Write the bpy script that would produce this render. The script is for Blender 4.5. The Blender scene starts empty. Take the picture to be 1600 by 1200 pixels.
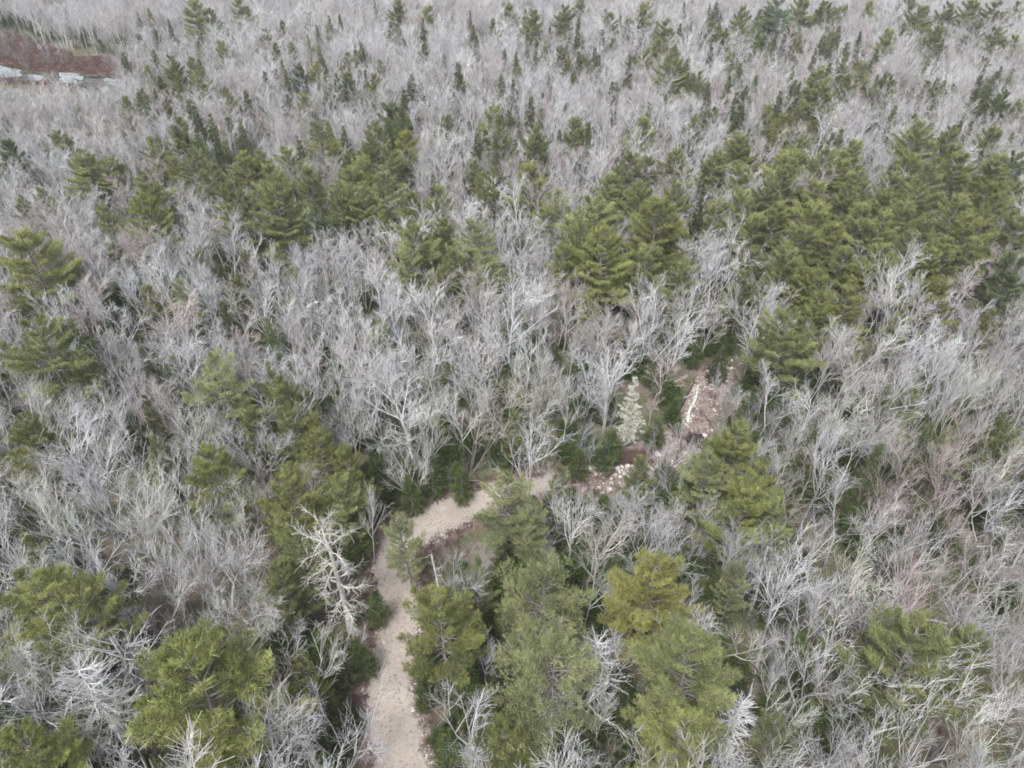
import bpy, math, random
import numpy as np
from mathutils import Vector

R = math.radians
SC = bpy.context.scene
COL = SC.collection

# ------------------------------------------------------------------ camera, sky, sun, exposure
CAM_H, PITCH, FPX = 60.0, R(37.6), 1130.0      # drone height, downward pitch, focal length in 1600-px units
cam_d = bpy.data.cameras.new('camera'); cam = bpy.data.objects.new('camera', cam_d); COL.objects.link(cam)
cam_d.sensor_width = 36.0; cam_d.lens = 36.0 * FPX / 1600.0
cam_d.clip_start = 0.5; cam_d.clip_end = 6000
cam.location = (0, 0, CAM_H); cam.rotation_euler = (math.pi / 2 - PITCH, 0, 0)
SC.camera = cam

SUN_EL, SUN_AZ = R(58), R(205)                  # veiled sun high behind the camera
world = bpy.data.worlds.new('World'); SC.world = world; world.use_nodes = True
nt = world.node_tree; nt.nodes.clear()
sky = nt.nodes.new('ShaderNodeTexSky'); sky.sky_type = 'NISHITA'; sky.sun_disc = False
sky.sun_elevation = SUN_EL; sky.sun_rotation = SUN_AZ
sky.air_density = 1.0; sky.dust_density = 4.0; sky.ozone_density = 1.0
hs = nt.nodes.new('ShaderNodeHueSaturation'); hs.inputs['Saturation'].default_value = 0.36   # overcast: grey sky
bg = nt.nodes.new('ShaderNodeBackground'); bg.inputs['Strength'].default_value = 0.13
wo = nt.nodes.new('ShaderNodeOutputWorld')
nt.links.new(sky.outputs[0], hs.inputs['Color']); nt.links.new(hs.outputs[0], bg.inputs[0]); nt.links.new(bg.outputs[0], wo.inputs[0])

sun_d = bpy.data.lights.new('sun', 'SUN'); sun_d.energy = 1.5; sun_d.angle = R(12); sun_d.color = (1.0, 0.985, 0.965)
sun = bpy.data.objects.new('sun', sun_d); COL.objects.link(sun)
sdir = Vector((math.sin(SUN_AZ) * math.cos(SUN_EL), math.cos(SUN_AZ) * math.cos(SUN_EL), math.sin(SUN_EL)))
sun.rotation_euler = (-sdir).to_track_quat('-Z', 'Y').to_euler(); sun.location = (0, -40, 150)

vs = SC.view_settings
vs.view_transform = 'Standard'; vs.look = 'None'; vs.gamma = 1.0; vs.use_curve_mapping = False
vs.exposure = 0.92
SC.render.engine = 'CYCLES'
SC.cycles.max_bounces = 5; SC.cycles.diffuse_bounces = 3; SC.cycles.glossy_bounces = 2
SC.cycles.transmission_bounces = 3; SC.cycles.transparent_max_bounces = 4
SC.cycles.filter_width = 1.7
SC.cycles.use_denoising = True

# ------------------------------------------------------------------ picture <-> ground
FWD = np.array([0, math.cos(PITCH), -math.sin(PITCH)]); UP = np.array([0, math.sin(PITCH), math.cos(PITCH)])
def ray(px, py):
    return FWD + np.array([1, 0, 0]) * ((px - 800) / FPX) - UP * ((py - 600) / FPX)
def at(px, py, h=0.0):
    d = ray(px, py); t = (CAM_H - h) / -d[2]
    return float(d[0] * t), float(d[1] * t)
def axis_dist(x, y, z):
    return float(np.dot(np.array([x, y, z - CAM_H]), FWD))
def project(x, y, z):
    v = np.array([x, y, z - CAM_H]); a = float(np.dot(v, FWD))
    return 800 + FPX * v[0] / a, 600 - FPX * float(np.dot(v, UP)) / a

# ------------------------------------------------------------------ object helpers
def link(o, parent=None):
    COL.objects.link(o)
    if parent is not None: o.parent = parent
    return o
def tag(o, label=None, cat=None, group=None, kind=None):
    if label: o['label'] = label
    if cat: o['category'] = cat
    if group: o['group'] = group
    if kind: o['kind'] = kind
    return o
def empty(name, loc, rz=0.0, scale=(1, 1, 1), tilt=(0, 0)):
    o = bpy.data.objects.new(name, None); o.empty_display_size = 0.3
    o.location = loc; o.rotation_euler = (tilt[0], tilt[1], rz); o.scale = scale
    return link(o)
def part(name, me, parent, color=None):
    o = bpy.data.objects.new(name, me); link(o, parent)
    if color is not None: o.color = (*color, 1)
    return o
def mesh_np(name, V, F, mat, attr=None, smooth=False):
    """V (n,3) float array, F (m,3) or (m,4) int array"""
    V = np.ascontiguousarray(V, dtype=np.float32); F = np.ascontiguousarray(F, dtype=np.int32)
    me = bpy.data.meshes.new(name)
    n, m, k = len(V), len(F), F.shape[1]
    me.vertices.add(n); me.vertices.foreach_set('co', V.ravel())
    me.loops.add(m * k); me.loops.foreach_set('vertex_index', F.ravel())
    me.polygons.add(m)
    me.polygons.foreach_set('loop_start', np.arange(0, m * k, k, dtype=np.int32))
    me.polygons.foreach_set('loop_total', np.full(m, k, dtype=np.int32))
    if attr is not None:
        a = me.attributes.new('tone', 'FLOAT', 'POINT'); a.data.foreach_set('value', np.ascontiguousarray(attr, dtype=np.float32))
    me.materials.append(mat)
    me.update(calc_edges=True); me.validate()
    me.polygons.foreach_set('use_smooth', np.full(m, smooth, dtype=bool))
    return me
def join_np(chunks):
    V, F, A, o = [], [], [], 0
    for c in chunks:
        V.append(c[0]); F.append(c[1] + o); o += len(c[0])
        if len(c) > 2: A.append(c[2])
    return np.concatenate(V), np.concatenate(F), (np.concatenate(A) if A else None)

def norm(a):
    return a / np.maximum(np.linalg.norm(a, axis=-1, keepdims=True), 1e-9)
def frames(d):
    ref = np.where(np.abs(d[:, 2:3]) > 0.9, np.array([[1.0, 0, 0]]), np.array([[0, 0, 1.0]]))
    u = norm(np.cross(d, ref)); return u, np.cross(d, u)
def tubes(P0, P1, r0, r1, k=3):
    """n separate tapered sticks -> quads"""
    P0 = np.asarray(P0, float); P1 = np.asarray(P1, float); r0 = np.asarray(r0, float); r1 = np.asarray(r1, float)
    n = len(P0); d = norm(P1 - P0); u, v = frames(d)
    ang = np.arange(k) * 2 * math.pi / k
    ring = np.cos(ang)[None, :, None] * u[:, None, :] + np.sin(ang)[None, :, None] * v[:, None, :]
    A = P0[:, None, :] + ring * r0[:, None, None]; B = P1[:, None, :] + ring * r1[:, None, None]
    V = np.concatenate([A, B], axis=1).reshape(-1, 3)
    b = (np.arange(n) * 2 * k)[:, None]; i = np.arange(k)[None, :]; j = (i + 1) % k
    F = np.stack([b + i, b + j, b + k + j, b + k + i], axis=-1).reshape(-1, 4)
    return V, F
def path_tube(P, r, k=7, cap=True):
    """one connected tapered tube along the points P -> quads"""
    P = np.asarray(P, float); n = len(P); r = np.asarray(r, float)
    d = np.zeros_like(P); d[1:-1] = P[2:] - P[:-2]; d[0] = P[1] - P[0]; d[-1] = P[-1] - P[-2]
    d = norm(d); u = np.zeros_like(P); w = np.array([1.0, 0.13, 0.2])
    for i in range(n):
        w = w - d[i] * np.dot(w, d[i]); w = w / np.linalg.norm(w); u[i] = w
    v = np.cross(d, u); ang = np.arange(k) * 2 * math.pi / k
    V = (P[:, None, :] + (np.cos(ang)[None, :, None] * u[:, None, :] + np.sin(ang)[None, :, None] * v[:, None, :]) * r[:, None, None]).reshape(-1, 3)
    F = []
    for s in range(n - 1):
        for i in range(k):
            j = (i + 1) % k; F.append((s * k + i, s * k + j, s * k + k + j, s * k + k + i))
    V = np.vstack([V, P[-1] + d[-1] * r[-1] * .3 + (V[-k:] - P[-1]) * .05])
    for i in range(k): F.append(((n - 1) * k + i, (n - 1) * k + (i + 1) % k, n * k + (i + 1) % k, n * k + i))
    F = np.array(F)
    return V, F
def blades(C, D, L, Wd, spread, rng, per, tone=None):
    """per thin triangles at each centre C (n,3) round the direction D: needles"""
    n = len(C)
    c = np.repeat(C, per, axis=0); d = np.repeat(D, per, axis=0); l = np.repeat(np.broadcast_to(L, (n,)), per) * rng.uniform(0.6, 1.15, n * per)
    d = norm(d + rng.normal(0, spread, d.shape))
    c = c + rng.normal(0, 0.06, c.shape)
    p = norm(np.cross(d, rng.normal(0, 1, d.shape)))
    w = (Wd * rng.uniform(0.7, 1.3, n * per))[:, None]
    V = np.stack([c + p * w * .5, c - p * w * .5, c + d * l[:, None]], axis=1).reshape(-1, 3)
    F = np.arange(n * per * 3).reshape(-1, 3)
    t = np.repeat(np.repeat(tone if tone is not None else rng.random(n), per), 3)
    return V, F, t + np.repeat(rng.normal(0, .12, n * per), 3)

# ------------------------------------------------------------------ materials
def new_mat(name):
    m = bpy.data.materials.new(name); m.use_nodes = True
    n = m.node_tree; n.nodes.clear(); return m, n
def N(t, typ, **kw):
    n = t.nodes.new(typ)
    for k, v in kw.items(): setattr(n, k, v)
    return n
def noise(t, scale, detail=4, rough=.6, coord=None):
    n = N(t, 'ShaderNodeTexNoise'); n.inputs['Scale'].default_value = scale; n.inputs['Detail'].default_value = detail; n.inputs['Roughness'].default_value = rough
    if coord is not None: t.links.new(coord, n.inputs['Vector'])
    return n
def ramp(t, src, stops):
    r = N(t, 'ShaderNodeValToRGB'); e = r.color_ramp.elements
    while len(e) < len(stops): e.new(0.5)
    for i, (p, c) in enumerate(stops): e[i].position = p; e[i].color = (*c, 1)
    t.links.new(src, r.inputs[0]); return r
def mix(t, a, b, fac, mode='MIX'):
    m = N(t, 'ShaderNodeMixRGB', blend_type=mode)
    for s, k in ((fac, 0), (a, 1), (b, 2)):
        if hasattr(s, 'links'): t.links.new(s, m.inputs[k])
        elif k == 0: m.inputs[0].default_value = s
        else: m.inputs[k].default_value = (*s, 1)
    return m
def finish(t, col, rough=.9, bump=None, strength=.5, dist=.05):
    b = N(t, 'ShaderNodeBsdfPrincipled'); o = N(t, 'ShaderNodeOutputMaterial')
    if hasattr(col, 'links'): t.links.new(col, b.inputs['Base Color'])
    else: b.inputs['Base Color'].default_value = (*col, 1)
    b.inputs['Roughness'].default_value = rough; b.inputs['Specular IOR Level'].default_value = .2
    if bump is not None:
        bp = N(t, 'ShaderNodeBump'); bp.inputs['Strength'].default_value = strength; bp.inputs['Distance'].default_value = dist
        t.links.new(bump, bp.inputs['Height']); t.links.new(bp.outputs[0], b.inputs['Normal'])
    t.links.new(b.outputs[0], o.inputs[0]); return b
def bark(name, c1, c2, scale=3.0):
    """bark: two tones in mottled patches, times the tree's own tint, with a little difference tree by tree"""
    m, t = new_mat(name)
    tc = N(t, 'ShaderNodeTexCoord'); n1 = noise(t, scale, 3, .6, tc.outputs['Object'])
    r = ramp(t, n1.outputs['Fac'], [(.35, c1), (.65, c2)])
    oi = N(t, 'ShaderNodeObjectInfo')
    v = N(t, 'ShaderNodeMapRange'); v.inputs['To Min'].default_value = .78; v.inputs['To Max'].default_value = 1.16; t.links.new(oi.outputs['Random'], v.inputs[0])
    a = mix(t, r.outputs[0], oi.outputs['Color'], 1.0, 'MULTIPLY')
    b = mix(t, a.outputs[0], (1, 1, 1), 1.0, 'MULTIPLY'); t.links.new(v.outputs[0], b.inputs[2])
    finish(t, b.outputs[0], .9); return m
def needle(name, c_dark, c_light, transl=.3):
    m, t = new_mat(name)
    at_ = N(t, 'ShaderNodeAttribute', attribute_name='tone')
    r = ramp(t, at_.outputs['Fac'], [(0.05, c_dark), (0.95, c_light)])
    oi = N(t, 'ShaderNodeObjectInfo')
    v = N(t, 'ShaderNodeMapRange'); v.inputs['To Min'].default_value = .85; v.inputs['To Max'].default_value = 1.15; t.links.new(oi.outputs['Random'], v.inputs[0])
    a = mix(t, r.outputs[0], oi.outputs['Color'], 1.0, 'MULTIPLY')
    b = mix(t, a.outputs[0], (1, 1, 1), 1.0, 'MULTIPLY'); t.links.new(v.outputs[0], b.inputs[2])
    d = N(t, 'ShaderNodeBsdfDiffuse'); tr = N(t, 'ShaderNodeBsdfTranslucent'); mx = N(t, 'ShaderNodeMixShader'); mx.inputs[0].default_value = transl
    o = N(t, 'ShaderNodeOutputMaterial')
    t.links.new(b.outputs[0], d.inputs[0]); t.links.new(b.outputs[0], tr.inputs[0])
    t.links.new(d.outputs[0], mx.inputs[1]); t.links.new(tr.outputs[0], mx.inputs[2]); t.links.new(mx.outputs[0], o.inputs[0]); return m

M = {}
M['twig'] = bark('grey_twig_bark', (.41, .415, .43), (.575, .58, .58), 1.2)
M['trunk'] = bark('grey_trunk_bark', (.30, .29, .29), (.50, .49, .47), 2.5)
M['pine_bark'] = bark('pine_bark', (.17, .15, .14), (.28, .26, .24), 3)
M['dead'] = bark('bleached_wood', (.38, .375, .365), (.66, .65, .60), 1.6)
M['lichen'] = bark('lichened_twigs', (.47, .48, .42), (.66, .67, .60), 2.0)
M['brush'] = bark('red_brown_brush', (.16, .10, .085), (.25, .17, .15), 1.0)
M['sapling'] = bark('sapling_bark', (.20, .185, .175), (.34, .325, .31), 1.0)
M['heath'] = bark('bog_heath', (.12, .068, .060), (.20, .12, .105), .2)
M['sedge'] = bark('pale_sedge', (.26, .24, .11), (.36, .32, .17), .2)
M['pine'] = needle('pine_needles', (.100, .120, .056), (.350, .370, .175))
M['spruce'] = needle('spruce_needles', (.045, .068, .030), (.135, .165, .070))
M['fir'] = needle('fir_needles', (.045, .075, .024), (.165, .215, .075))

def ground_mat():
    m, t = new_mat('forest_floor'); tc = N(t, 'ShaderNodeTexCoord'); P = tc.outputs['Object']
    a = noise(t, .12, 5, .65, P); b = noise(t, 1.7, 5, .7, P); c = noise(t, .35, 4, .6, P)
    r1 = ramp(t, b.outputs['Fac'], [(.3, (.10, .085, .07)), (.5, (.175, .15, .13)), (.7, (.27, .235, .21))])
    r2 = ramp(t, b.outputs['Fac'], [(.3, (.060, .075, .032)), (.7, (.130, .150, .065))])
    f = ramp(t, a.outputs['Fac'], [(.42, (0, 0, 0)), (.54, (.85, .85, .85))])
    m1 = mix(t, r1.outputs[0], r2.outputs[0], f.outputs[0])
    f2 = ramp(t, c.outputs['Fac'], [(.52, (0, 0, 0)), (.68, (.7, .7, .7))])
    m2 = mix(t, m1.outputs[0], (.165, .095, .075), f2.outputs[0])
    finish(t, m2.outputs[0], .95, b.outputs['Fac'], .8, .15); return m
def gravel_mat():
    m, t = new_mat('track_gravel'); tc = N(t, 'ShaderNodeTexCoord'); P = tc.outputs['Object']
    a = noise(t, .25, 4, .6, P); b = noise(t, 5, 6, .75, P); c = N(t, 'ShaderNodeTexVoronoi'); c.inputs['Scale'].default_value = 6; t.links.new(P, c.inputs['Vector'])
    r = ramp(t, b.outputs['Fac'], [(.25, (.30, .265, .235)), (.5, (.42, .38, .345)), (.78, (.54, .50, .465))])
    r2 = ramp(t, a.outputs['Fac'], [(.36, (1.0, .98, .95)), (.64, (.80, .78, .77))])
    m1 = mix(t, r.outputs[0], r2.outputs[0], 1.0, 'MULTIPLY')
    d = ramp(t, c.outputs['Color'], [(.10, (.62, .6, .58)), (.22, (1, 1, 1))])
    m2 = mix(t, m1.outputs[0], d.outputs[0], 1.0, 'MULTIPLY')
    finish(t, m2.outputs[0], .95, b.outputs['Fac'], .7, .06); return m
def dirt_mat(name, c1, c2, c3):
    m, t = new_mat(name); tc = N(t, 'ShaderNodeTexCoord'); P = tc.outputs['Object']
    b = noise(t, 1.4, 6, .75, P)
    r = ramp(t, b.outputs['Fac'], [(.3, c1), (.5, c2), (.72, c3)])
    finish(t, r.outputs[0], .95, b.outputs['Fac'], .8, .12); return m
def rock_mat():
    m, t = new_mat('granite'); tc = N(t, 'ShaderNodeTexCoord'); P = tc.outputs['Object']
    b = noise(t, 3.0, 5, .7, P); oi = N(t, 'ShaderNodeObjectInfo')
    r = ramp(t, b.outputs['Fac'], [(.3, (.40, .375, .36)), (.55, (.60, .575, .555)), (.75, (.74, .71, .69))])
    a = mix(t, r.outputs[0], oi.outputs['Color'], 1.0, 'MULTIPLY')
    finish(t, a.outputs[0], .85, b.outputs['Fac'], .6, .05); return m
def water_mat():
    m, t = new_mat('still_water'); tc = N(t, 'ShaderNodeTexCoord'); b = noise(t, 1.2, 2, .5, tc.outputs['Object'])
    p = finish(t, (.03, .028, .025), .06, b.outputs['Fac'], .05, .02); p.inputs['Specular IOR Level'].default_value = .5; return m
M['ground'] = ground_mat(); M['gravel'] = gravel_mat(); M['rock'] = rock_mat(); M['water'] = water_mat()
M['pale_patch'] = dirt_mat('pale_mottle', (.15, .165, .18), (.28, .30, .325), (.44, .46, .48))
M['dirt'] = dirt_mat('red_brown_dirt', (.15, .115, .10), (.24, .19, .172), (.35, .30, .28))
M['bogsoil'] = dirt_mat('bog_ground', (.12, .065, .055), (.17, .095, .08), (.22, .14, .11))
M['sedgesoil'] = dirt_mat('sedge_ground', (.13, .12, .06), (.20, .18, .09), (.28, .25, .14))

# ------------------------------------------------------------------ scatter ("stuff"): geometry nodes, instances of plain meshes
def scatter(name, meshes, P, rz, scl, idx, kind_label, tilt=None, obj_name=None):
    n = len(P)
    me = bpy.data.meshes.new(name); me.vertices.add(n); me.vertices.foreach_set('co', np.asarray(P, np.float32).ravel())
    rot = np.zeros((n, 3), np.float32); rot[:, 2] = rz
    if tilt is not None: rot[:, :2] = tilt
    for an, ty, dat, key in (('rot', 'FLOAT_VECTOR', rot, 'vector'), ('scl', 'FLOAT_VECTOR', np.asarray(scl, np.float32), 'vector'), ('idx', 'INT', np.asarray(idx, np.int32), 'value')):
        a = me.attributes.new(an, ty, 'POINT'); a.data.foreach_set(key, dat.ravel())
    o = bpy.data.objects.new(name, me); link(o); tag(o, kind_label, None, None, 'stuff')
    g = bpy.data.node_groups.new(name + '_nodes', 'GeometryNodeTree')
    g.interface.new_socket('Geometry', in_out='INPUT', socket_type='NodeSocketGeometry'); g.interface.new_socket('Geometry', in_out='OUTPUT', socket_type='NodeSocketGeometry')
    gi = g.nodes.new('NodeGroupInput'); go = g.nodes.new('NodeGroupOutput')
    ip = g.nodes.new('GeometryNodeInstanceOnPoints'); jn = g.nodes.new('GeometryNodeJoinGeometry')
    for i, pm in enumerate(meshes):
        po = bpy.data.objects.new(obj_name or name, pm)      # carries the shape; never linked to the scene
        inf = g.nodes.new('GeometryNodeObjectInfo'); inf.inputs['Object'].default_value = po; inf.inputs['As Instance'].default_value = False
        gt = g.nodes.new('GeometryNodeGeometryToInstance'); g.links.new(inf.outputs['Geometry'], gt.inputs[0]); g.links.new(gt.outputs[0], jn.inputs[0])
    def na(nm, ty):
        x = g.nodes.new('GeometryNodeInputNamedAttribute'); x.data_type = ty; x.inputs['Name'].default_value = nm; return x.outputs['Attribute']
    e2r = g.nodes.new('FunctionNodeEulerToRotation'); g.links.new(na('rot', 'FLOAT_VECTOR'), e2r.inputs[0])
    g.links.new(gi.outputs[0], ip.inputs['Points']); g.links.new(jn.outputs[0], ip.inputs['Instance'])
    ip.inputs['Pick Instance'].default_value = True
    g.links.new(na('idx', 'INT'), ip.inputs['Instance Index']); g.links.new(e2r.outputs[0], ip.inputs['Rotation']); g.links.new(na('scl', 'FLOAT_VECTOR'), ip.inputs['Scale'])
    g.links.new(ip.outputs[0], go.inputs[0])
    md = o.modifiers.new('scatter', 'NODES'); md.node_group = g
    return o

# ------------------------------------------------------------------ tree shapes
def rot_about(d, ang, az):
    d = d / np.linalg.norm(d); u, v = frames(d[None, :]); s = u[0] * math.cos(az) + v[0] * math.sin(az)
    return d * math.cos(ang) + s * math.sin(ang)
def bare_shape(seed, h=10.0, stems=1, first=.38, spread=.55, n1=11, n2=6, n3=9, rmin=.0070, r0=.11, twig=.8, fork=False, tropism=.075):
    """leafless hardwood: trunk path tubes + crown of branches and twigs"""
    rng = np.random.default_rng(seed); T, B = [], []           # trunk chunks, branch sticks (p0,p1,r0,r1,sides)
    def grow(p, d, L, r, lev):
        ns = (6, 5, 3, 2)[lev]; pts = [p]; dd = d.copy()
        for s in range(ns):
            dd = dd + rng.normal(0, (.05, .09, .09, .10)[lev], 3); dd[2] += tropism * (.3, 1.3, 1.0, .7)[lev]; dd = dd / np.linalg.norm(dd)
            pts.append(pts[-1] + dd * L / ns)
        rr = np.linspace(r, max(rmin, r * (.35 if lev == 0 else .3)), ns + 1)
        return np.array(pts), rr
    def pos(pts, t):
        x = t * (len(pts) - 1); i = min(int(x), len(pts) - 2); f = x - i
        return pts[i] * (1 - f) + pts[i + 1] * f, pts[i + 1] - pts[i], i + f
    def sticks(pts, rr):
        for i in range(len(pts) - 1): B.append((pts[i], pts[i + 1], rr[i], rr[i + 1]))
    def sub(pts, rr, L, lev):
        n = (n1, n2, n3)[lev]; lo = (first, .25, .2)[lev]
        for k in range(n):
            t = lo + (1 - lo) * ((k + rng.random()) / n) * .99
            q, dd, x = pos(pts, t); i = int(x)
            ang = spread * rng.uniform(.7, 1.35) * (1.0 if lev == 0 else 1.15)
            d2 = rot_about(dd, ang, rng.uniform(0, 6.28))
            l2 = L * ((.52, .48, .0)[lev] * (1.15 - .55 * t if lev == 0 else 1.05 - .45 * t)) * rng.uniform(.75, 1.25) if lev < 2 else twig * rng.uniform(.55, 1.3)
            r2 = max(rmin, rr[min(i, len(rr) - 1)] * (.68 if lev == 0 else .60))
            if lev == 2: r2 = rmin * 1.15
            pp, r3 = grow(q, d2, l2, r2, lev + 1); sticks(pp, r3)
            if lev < 2: sub(pp, r3, l2, lev + 1)
    for s in range(stems):
        az = s * 6.28 / stems + rng.uniform(-.5, .5); lean = 0 if stems == 1 else rng.uniform(.16, .38)
        d = np.array([math.sin(lean) * math.cos(az), math.sin(lean) * math.sin(az), math.cos(lean)])
        hh = h * rng.uniform(.82, 1.0) if stems > 1 else h
        p0 = np.array([math.cos(az), math.sin(az), 0]) * (.12 if stems > 1 else 0) + np.array([0, 0, -.15])
        if fork:
            pts, rr = grow(p0, d, hh * .40, r0, 0); rr = np.linspace(r0, r0 * .72, len(pts)); T.append(path_tube(pts, rr, 7))
            for w in (-1, 1):
                d2 = rot_about(np.array([0, 0, 1.0]), rng.uniform(.32, .5), rng.uniform(-.3, .3) + (0 if w > 0 else 3.14))
                p2, r2 = grow(pts[-1], d2, hh * .62, r0 * .62, 0); T.append(path_tube(p2, r2, 6)); sub(p2, r2, hh * .62, 0)
        else:
            pts, rr = grow(p0, d, hh, r0 / (1 if stems == 1 else 1.35), 0); T.append(path_tube(pts, rr, 7)); sub(pts, rr, hh, 0)
    tv, tf, _ = join_np(T)
    P0, P1, a, b = (np.array(x) for x in zip(*B)); bv, bf = tubes(P0, P1, a, b, 3)
    return (tv, tf), (bv, bf)

def pine_shape(seed, h=14.0, rad=4.2, z0=.30, whorl=.72, per=6, tuft=17, dens=1.5, L=.40, W=.042, flat=.7, gaps=.15, rough=.25):
    """white pine: trunk, bare limbs inside, layered plumes of long needles with upswept tips"""
    rng = np.random.default_rng(seed)
    n = 9; z = np.linspace(-.15, h * .97, n); tr = np.stack([rng.normal(0, .06, n).cumsum(), rng.normal(0, .06, n).cumsum(), z], 1)
    tv, tf = path_tube(tr, np.linspace(.22, .03, n), 7)
    S, C, D, tone = [], [], [], []
    zz = h * z0
    while zz < h * .985:
        t = (zz - h * z0) / (h * (1 - z0)); prof = rad * ((1 - t) ** flat) * (.55 + .45 * min(1, t / .18)) + .25
        nb = per if t < .85 else per - 1; a0 = rng.uniform(0, 6.28); tone_w = rng.random()
        for k in range(nb):
            if rng.random() < gaps: continue
            az = a0 + k * 6.28 / nb + rng.normal(0, .22); Lb = prof * rng.uniform(1 - rough * 1.6, 1 + rough)
            el = .05 + .85 * t ** 1.6 + rng.normal(0, .10); zb = zz + rng.uniform(-.25, .25)
            c0 = np.array([np.interp(zb, z, tr[:, 0]), np.interp(zb, z, tr[:, 1]), zb])
            ns = 6; p = c0.copy(); pts = [p.copy()]; e = el - .12
            for s in range(ns):
                e += .07 + .05 * (s / ns); az += rng.normal(0, .06)
                p = p + np.array([math.cos(az) * math.cos(e), math.sin(az) * math.cos(e), math.sin(e)]) * Lb / ns; pts.append(p.copy())
            pts = np.array(pts)
            for i in range(ns): S.append((pts[i], pts[i + 1], .055 * (1 - i / ns) + .012, .055 * (1 - (i + 1) / ns) + .012))
            btone = np.clip(.45 * tone_w + .55 * rng.random(), 0, 1)
            m = max(3, int(Lb * 3.6 * dens))
            for q in range(m):
                f = .30 + .70 * (q + rng.random()) / m; x = f * ns; i = min(int(x), ns - 1); o = pts[i] + (pts[i + 1] - pts[i]) * (x - i)
                bd = norm((pts[i + 1] - pts[i])[None])[0]
                side = norm(np.cross(bd, [0, 0, 1])[None])[0] * (1 if q % 2 else -1)
                tl = (Lb * .34 * (1.12 - f) + .28) * rng.uniform(.6, 1.25)
                td = norm((bd * .75 + side * rng.uniform(.5, 1.0) + np.array([0, 0, rng.uniform(.0, .35)]))[None])[0]
                nt_ = max(2, int(tl / .26))
                for w in range(nt_):
                    fp = (w + .6) / nt_
                    C.append(o + td * tl * fp); D.append(td * .7 + np.array([0, 0, .55])); tone.append(btone * .75 + .25 * fp * rng.random() + .05)
                S.append((o, o + td * tl, .014, .007))
            C.append(pts[-1]); D.append(norm((pts[-1] - pts[-2])[None])[0] + np.array([0, 0, .4])); tone.append(btone)
        zz += whorl * rng.uniform(.75, 1.25)
    C, D, tone = np.array(C), np.array(D), np.array(tone)
    nv = blades(C, norm(D), L, W, .55, rng, tuft, tone)
    P0, P1, a, b = (np.array(x) for x in zip(*S)); sv, sf = tubes(P0, P1, a, b, 3)
    v, f, _ = join_np([(tv, tf), (sv, sf)])
    return (v, f), nv

def spruce_shape(seed, h=9.0, rad=1.9, z0=.06, per=7, whorl=.34, tuft=7, L=.30, W=.05, droop=.25, gaps=.08, dens=1.0):
    """spruce or fir: narrow cone of flat drooping sprays"""
    rng = np.random.default_rng(seed)
    n = 6; z = np.linspace(-.1, h, n); tr = np.stack([rng.normal(0, .03, n).cumsum(), rng.normal(0, .03, n).cumsum(), z], 1)
    tv, tf = path_tube(tr, np.linspace(.13, .015, n), 6)
    S, C, D, tone = [], [], [], []; zz = h * z0
    while zz < h * .99:
        t = (zz - h * z0) / (h * (1 - z0)); prof = rad * (1 - t) ** .85 * min(1, .6 + 3 * t) + .10; a0 = rng.uniform(0, 6.28)
        for k in range(per):
            if rng.random() < gaps: continue
            az = a0 + k * 6.28 / per + rng.normal(0, .2); Lb = prof * rng.uniform(.65, 1.18)
            c0 = np.array([np.interp(zz, z, tr[:, 0]), np.interp(zz, z, tr[:, 1]), zz + rng.uniform(-.12, .12)])
            e0 = .55 * t - droop * (1 - t) + rng.normal(0, .07); bd = np.array([math.cos(az) * math.cos(e0), math.sin(az) * math.cos(e0), math.sin(e0)])
            S.append((c0, c0 + bd * Lb, .022, .006)); bt = rng.random()
            m = max(2, int(Lb * 8 * dens)); side = norm(np.cross(bd, [0, 0, 1])[None])[0]
            for q in range(m):
                f = .18 + .82 * (q + rng.random()) / m; o = c0 + bd * Lb * f + np.array([0, 0, .12 * f * f * Lb])
                wd = (1.05 - f) * Lb * .42; off = rng.uniform(-1, 1)
                C.append(o + side * off * wd); D.append(bd * .8 + side * off * .8 + np.array([0, 0, .12])); tone.append(.55 * bt + .45 * rng.random())
        zz += whorl * rng.uniform(.8, 1.2)
    C, D, tone = np.array(C), np.array(D), np.array(tone)
    nv = blades(C, norm(D), L, W, .42, rng, tuft, tone)
    P0, P1, a, b = (np.array(x) for x in zip(*S)); sv, sf = tubes(P0, P1, a, b, 3)
    v, f, _ = join_np([(tv, tf), (sv, sf)])
    return (v, f), nv

def dead_conifer_shape(seed, h=11.0, rad=2.6, z0=.35, per=6, whorl=.5):
    """bare dead pine: whorls of thin straight grey limbs with twigs"""
    rng = np.random.default_rng(seed); n = 7; z = np.linspace(-.15, h, n)
    tr = np.stack([rng.normal(0, .05, n).cumsum(), rng.normal(0, .05, n).cumsum(), z], 1); tv, tf = path_tube(tr, np.linspace(.17, .03, n), 7)
    S = []; zz = h * z0
    while zz < h * .98:
        t = (zz - h * z0) / (h * (1 - z0)); a0 = rng.uniform(0, 6.28)
        for k in range(per):
            az = a0 + k * 6.28 / per + rng.normal(0, .25); Lb = rad * (1 - t * .75) * rng.uniform(.6, 1.2); e = -.15 + .5 * t; p = np.array([np.interp(zz, z, tr[:, 0]), np.interp(zz, z, tr[:, 1]), zz])
            for s in range(4):
                e += rng.normal(.05, .08); az += rng.normal(0, .08); q = p + np.array([math.cos(az) * math.cos(e), math.sin(az) * math.cos(e), math.sin(e)]) * Lb / 4
                S.append((p, q, .035 * (1 - s / 4) + .012, .035 * (1 - (s + 1) / 4) + .012))
                for w in range(3 if s else 1):
                    d = norm((q - p + rng.normal(0, .45, 3) * Lb / 4)[None])[0]; S.append((q, q + d * rng.uniform(.3, .8), .013, .010))
                p = q
        zz += whorl * rng.uniform(.8, 1.2)
    P0, P1, a, b = (np.array(x) for x in zip(*S)); sv, sf = tubes(P0, P1, a, b, 3)
    return (tv, tf), (sv, sf)

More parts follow.
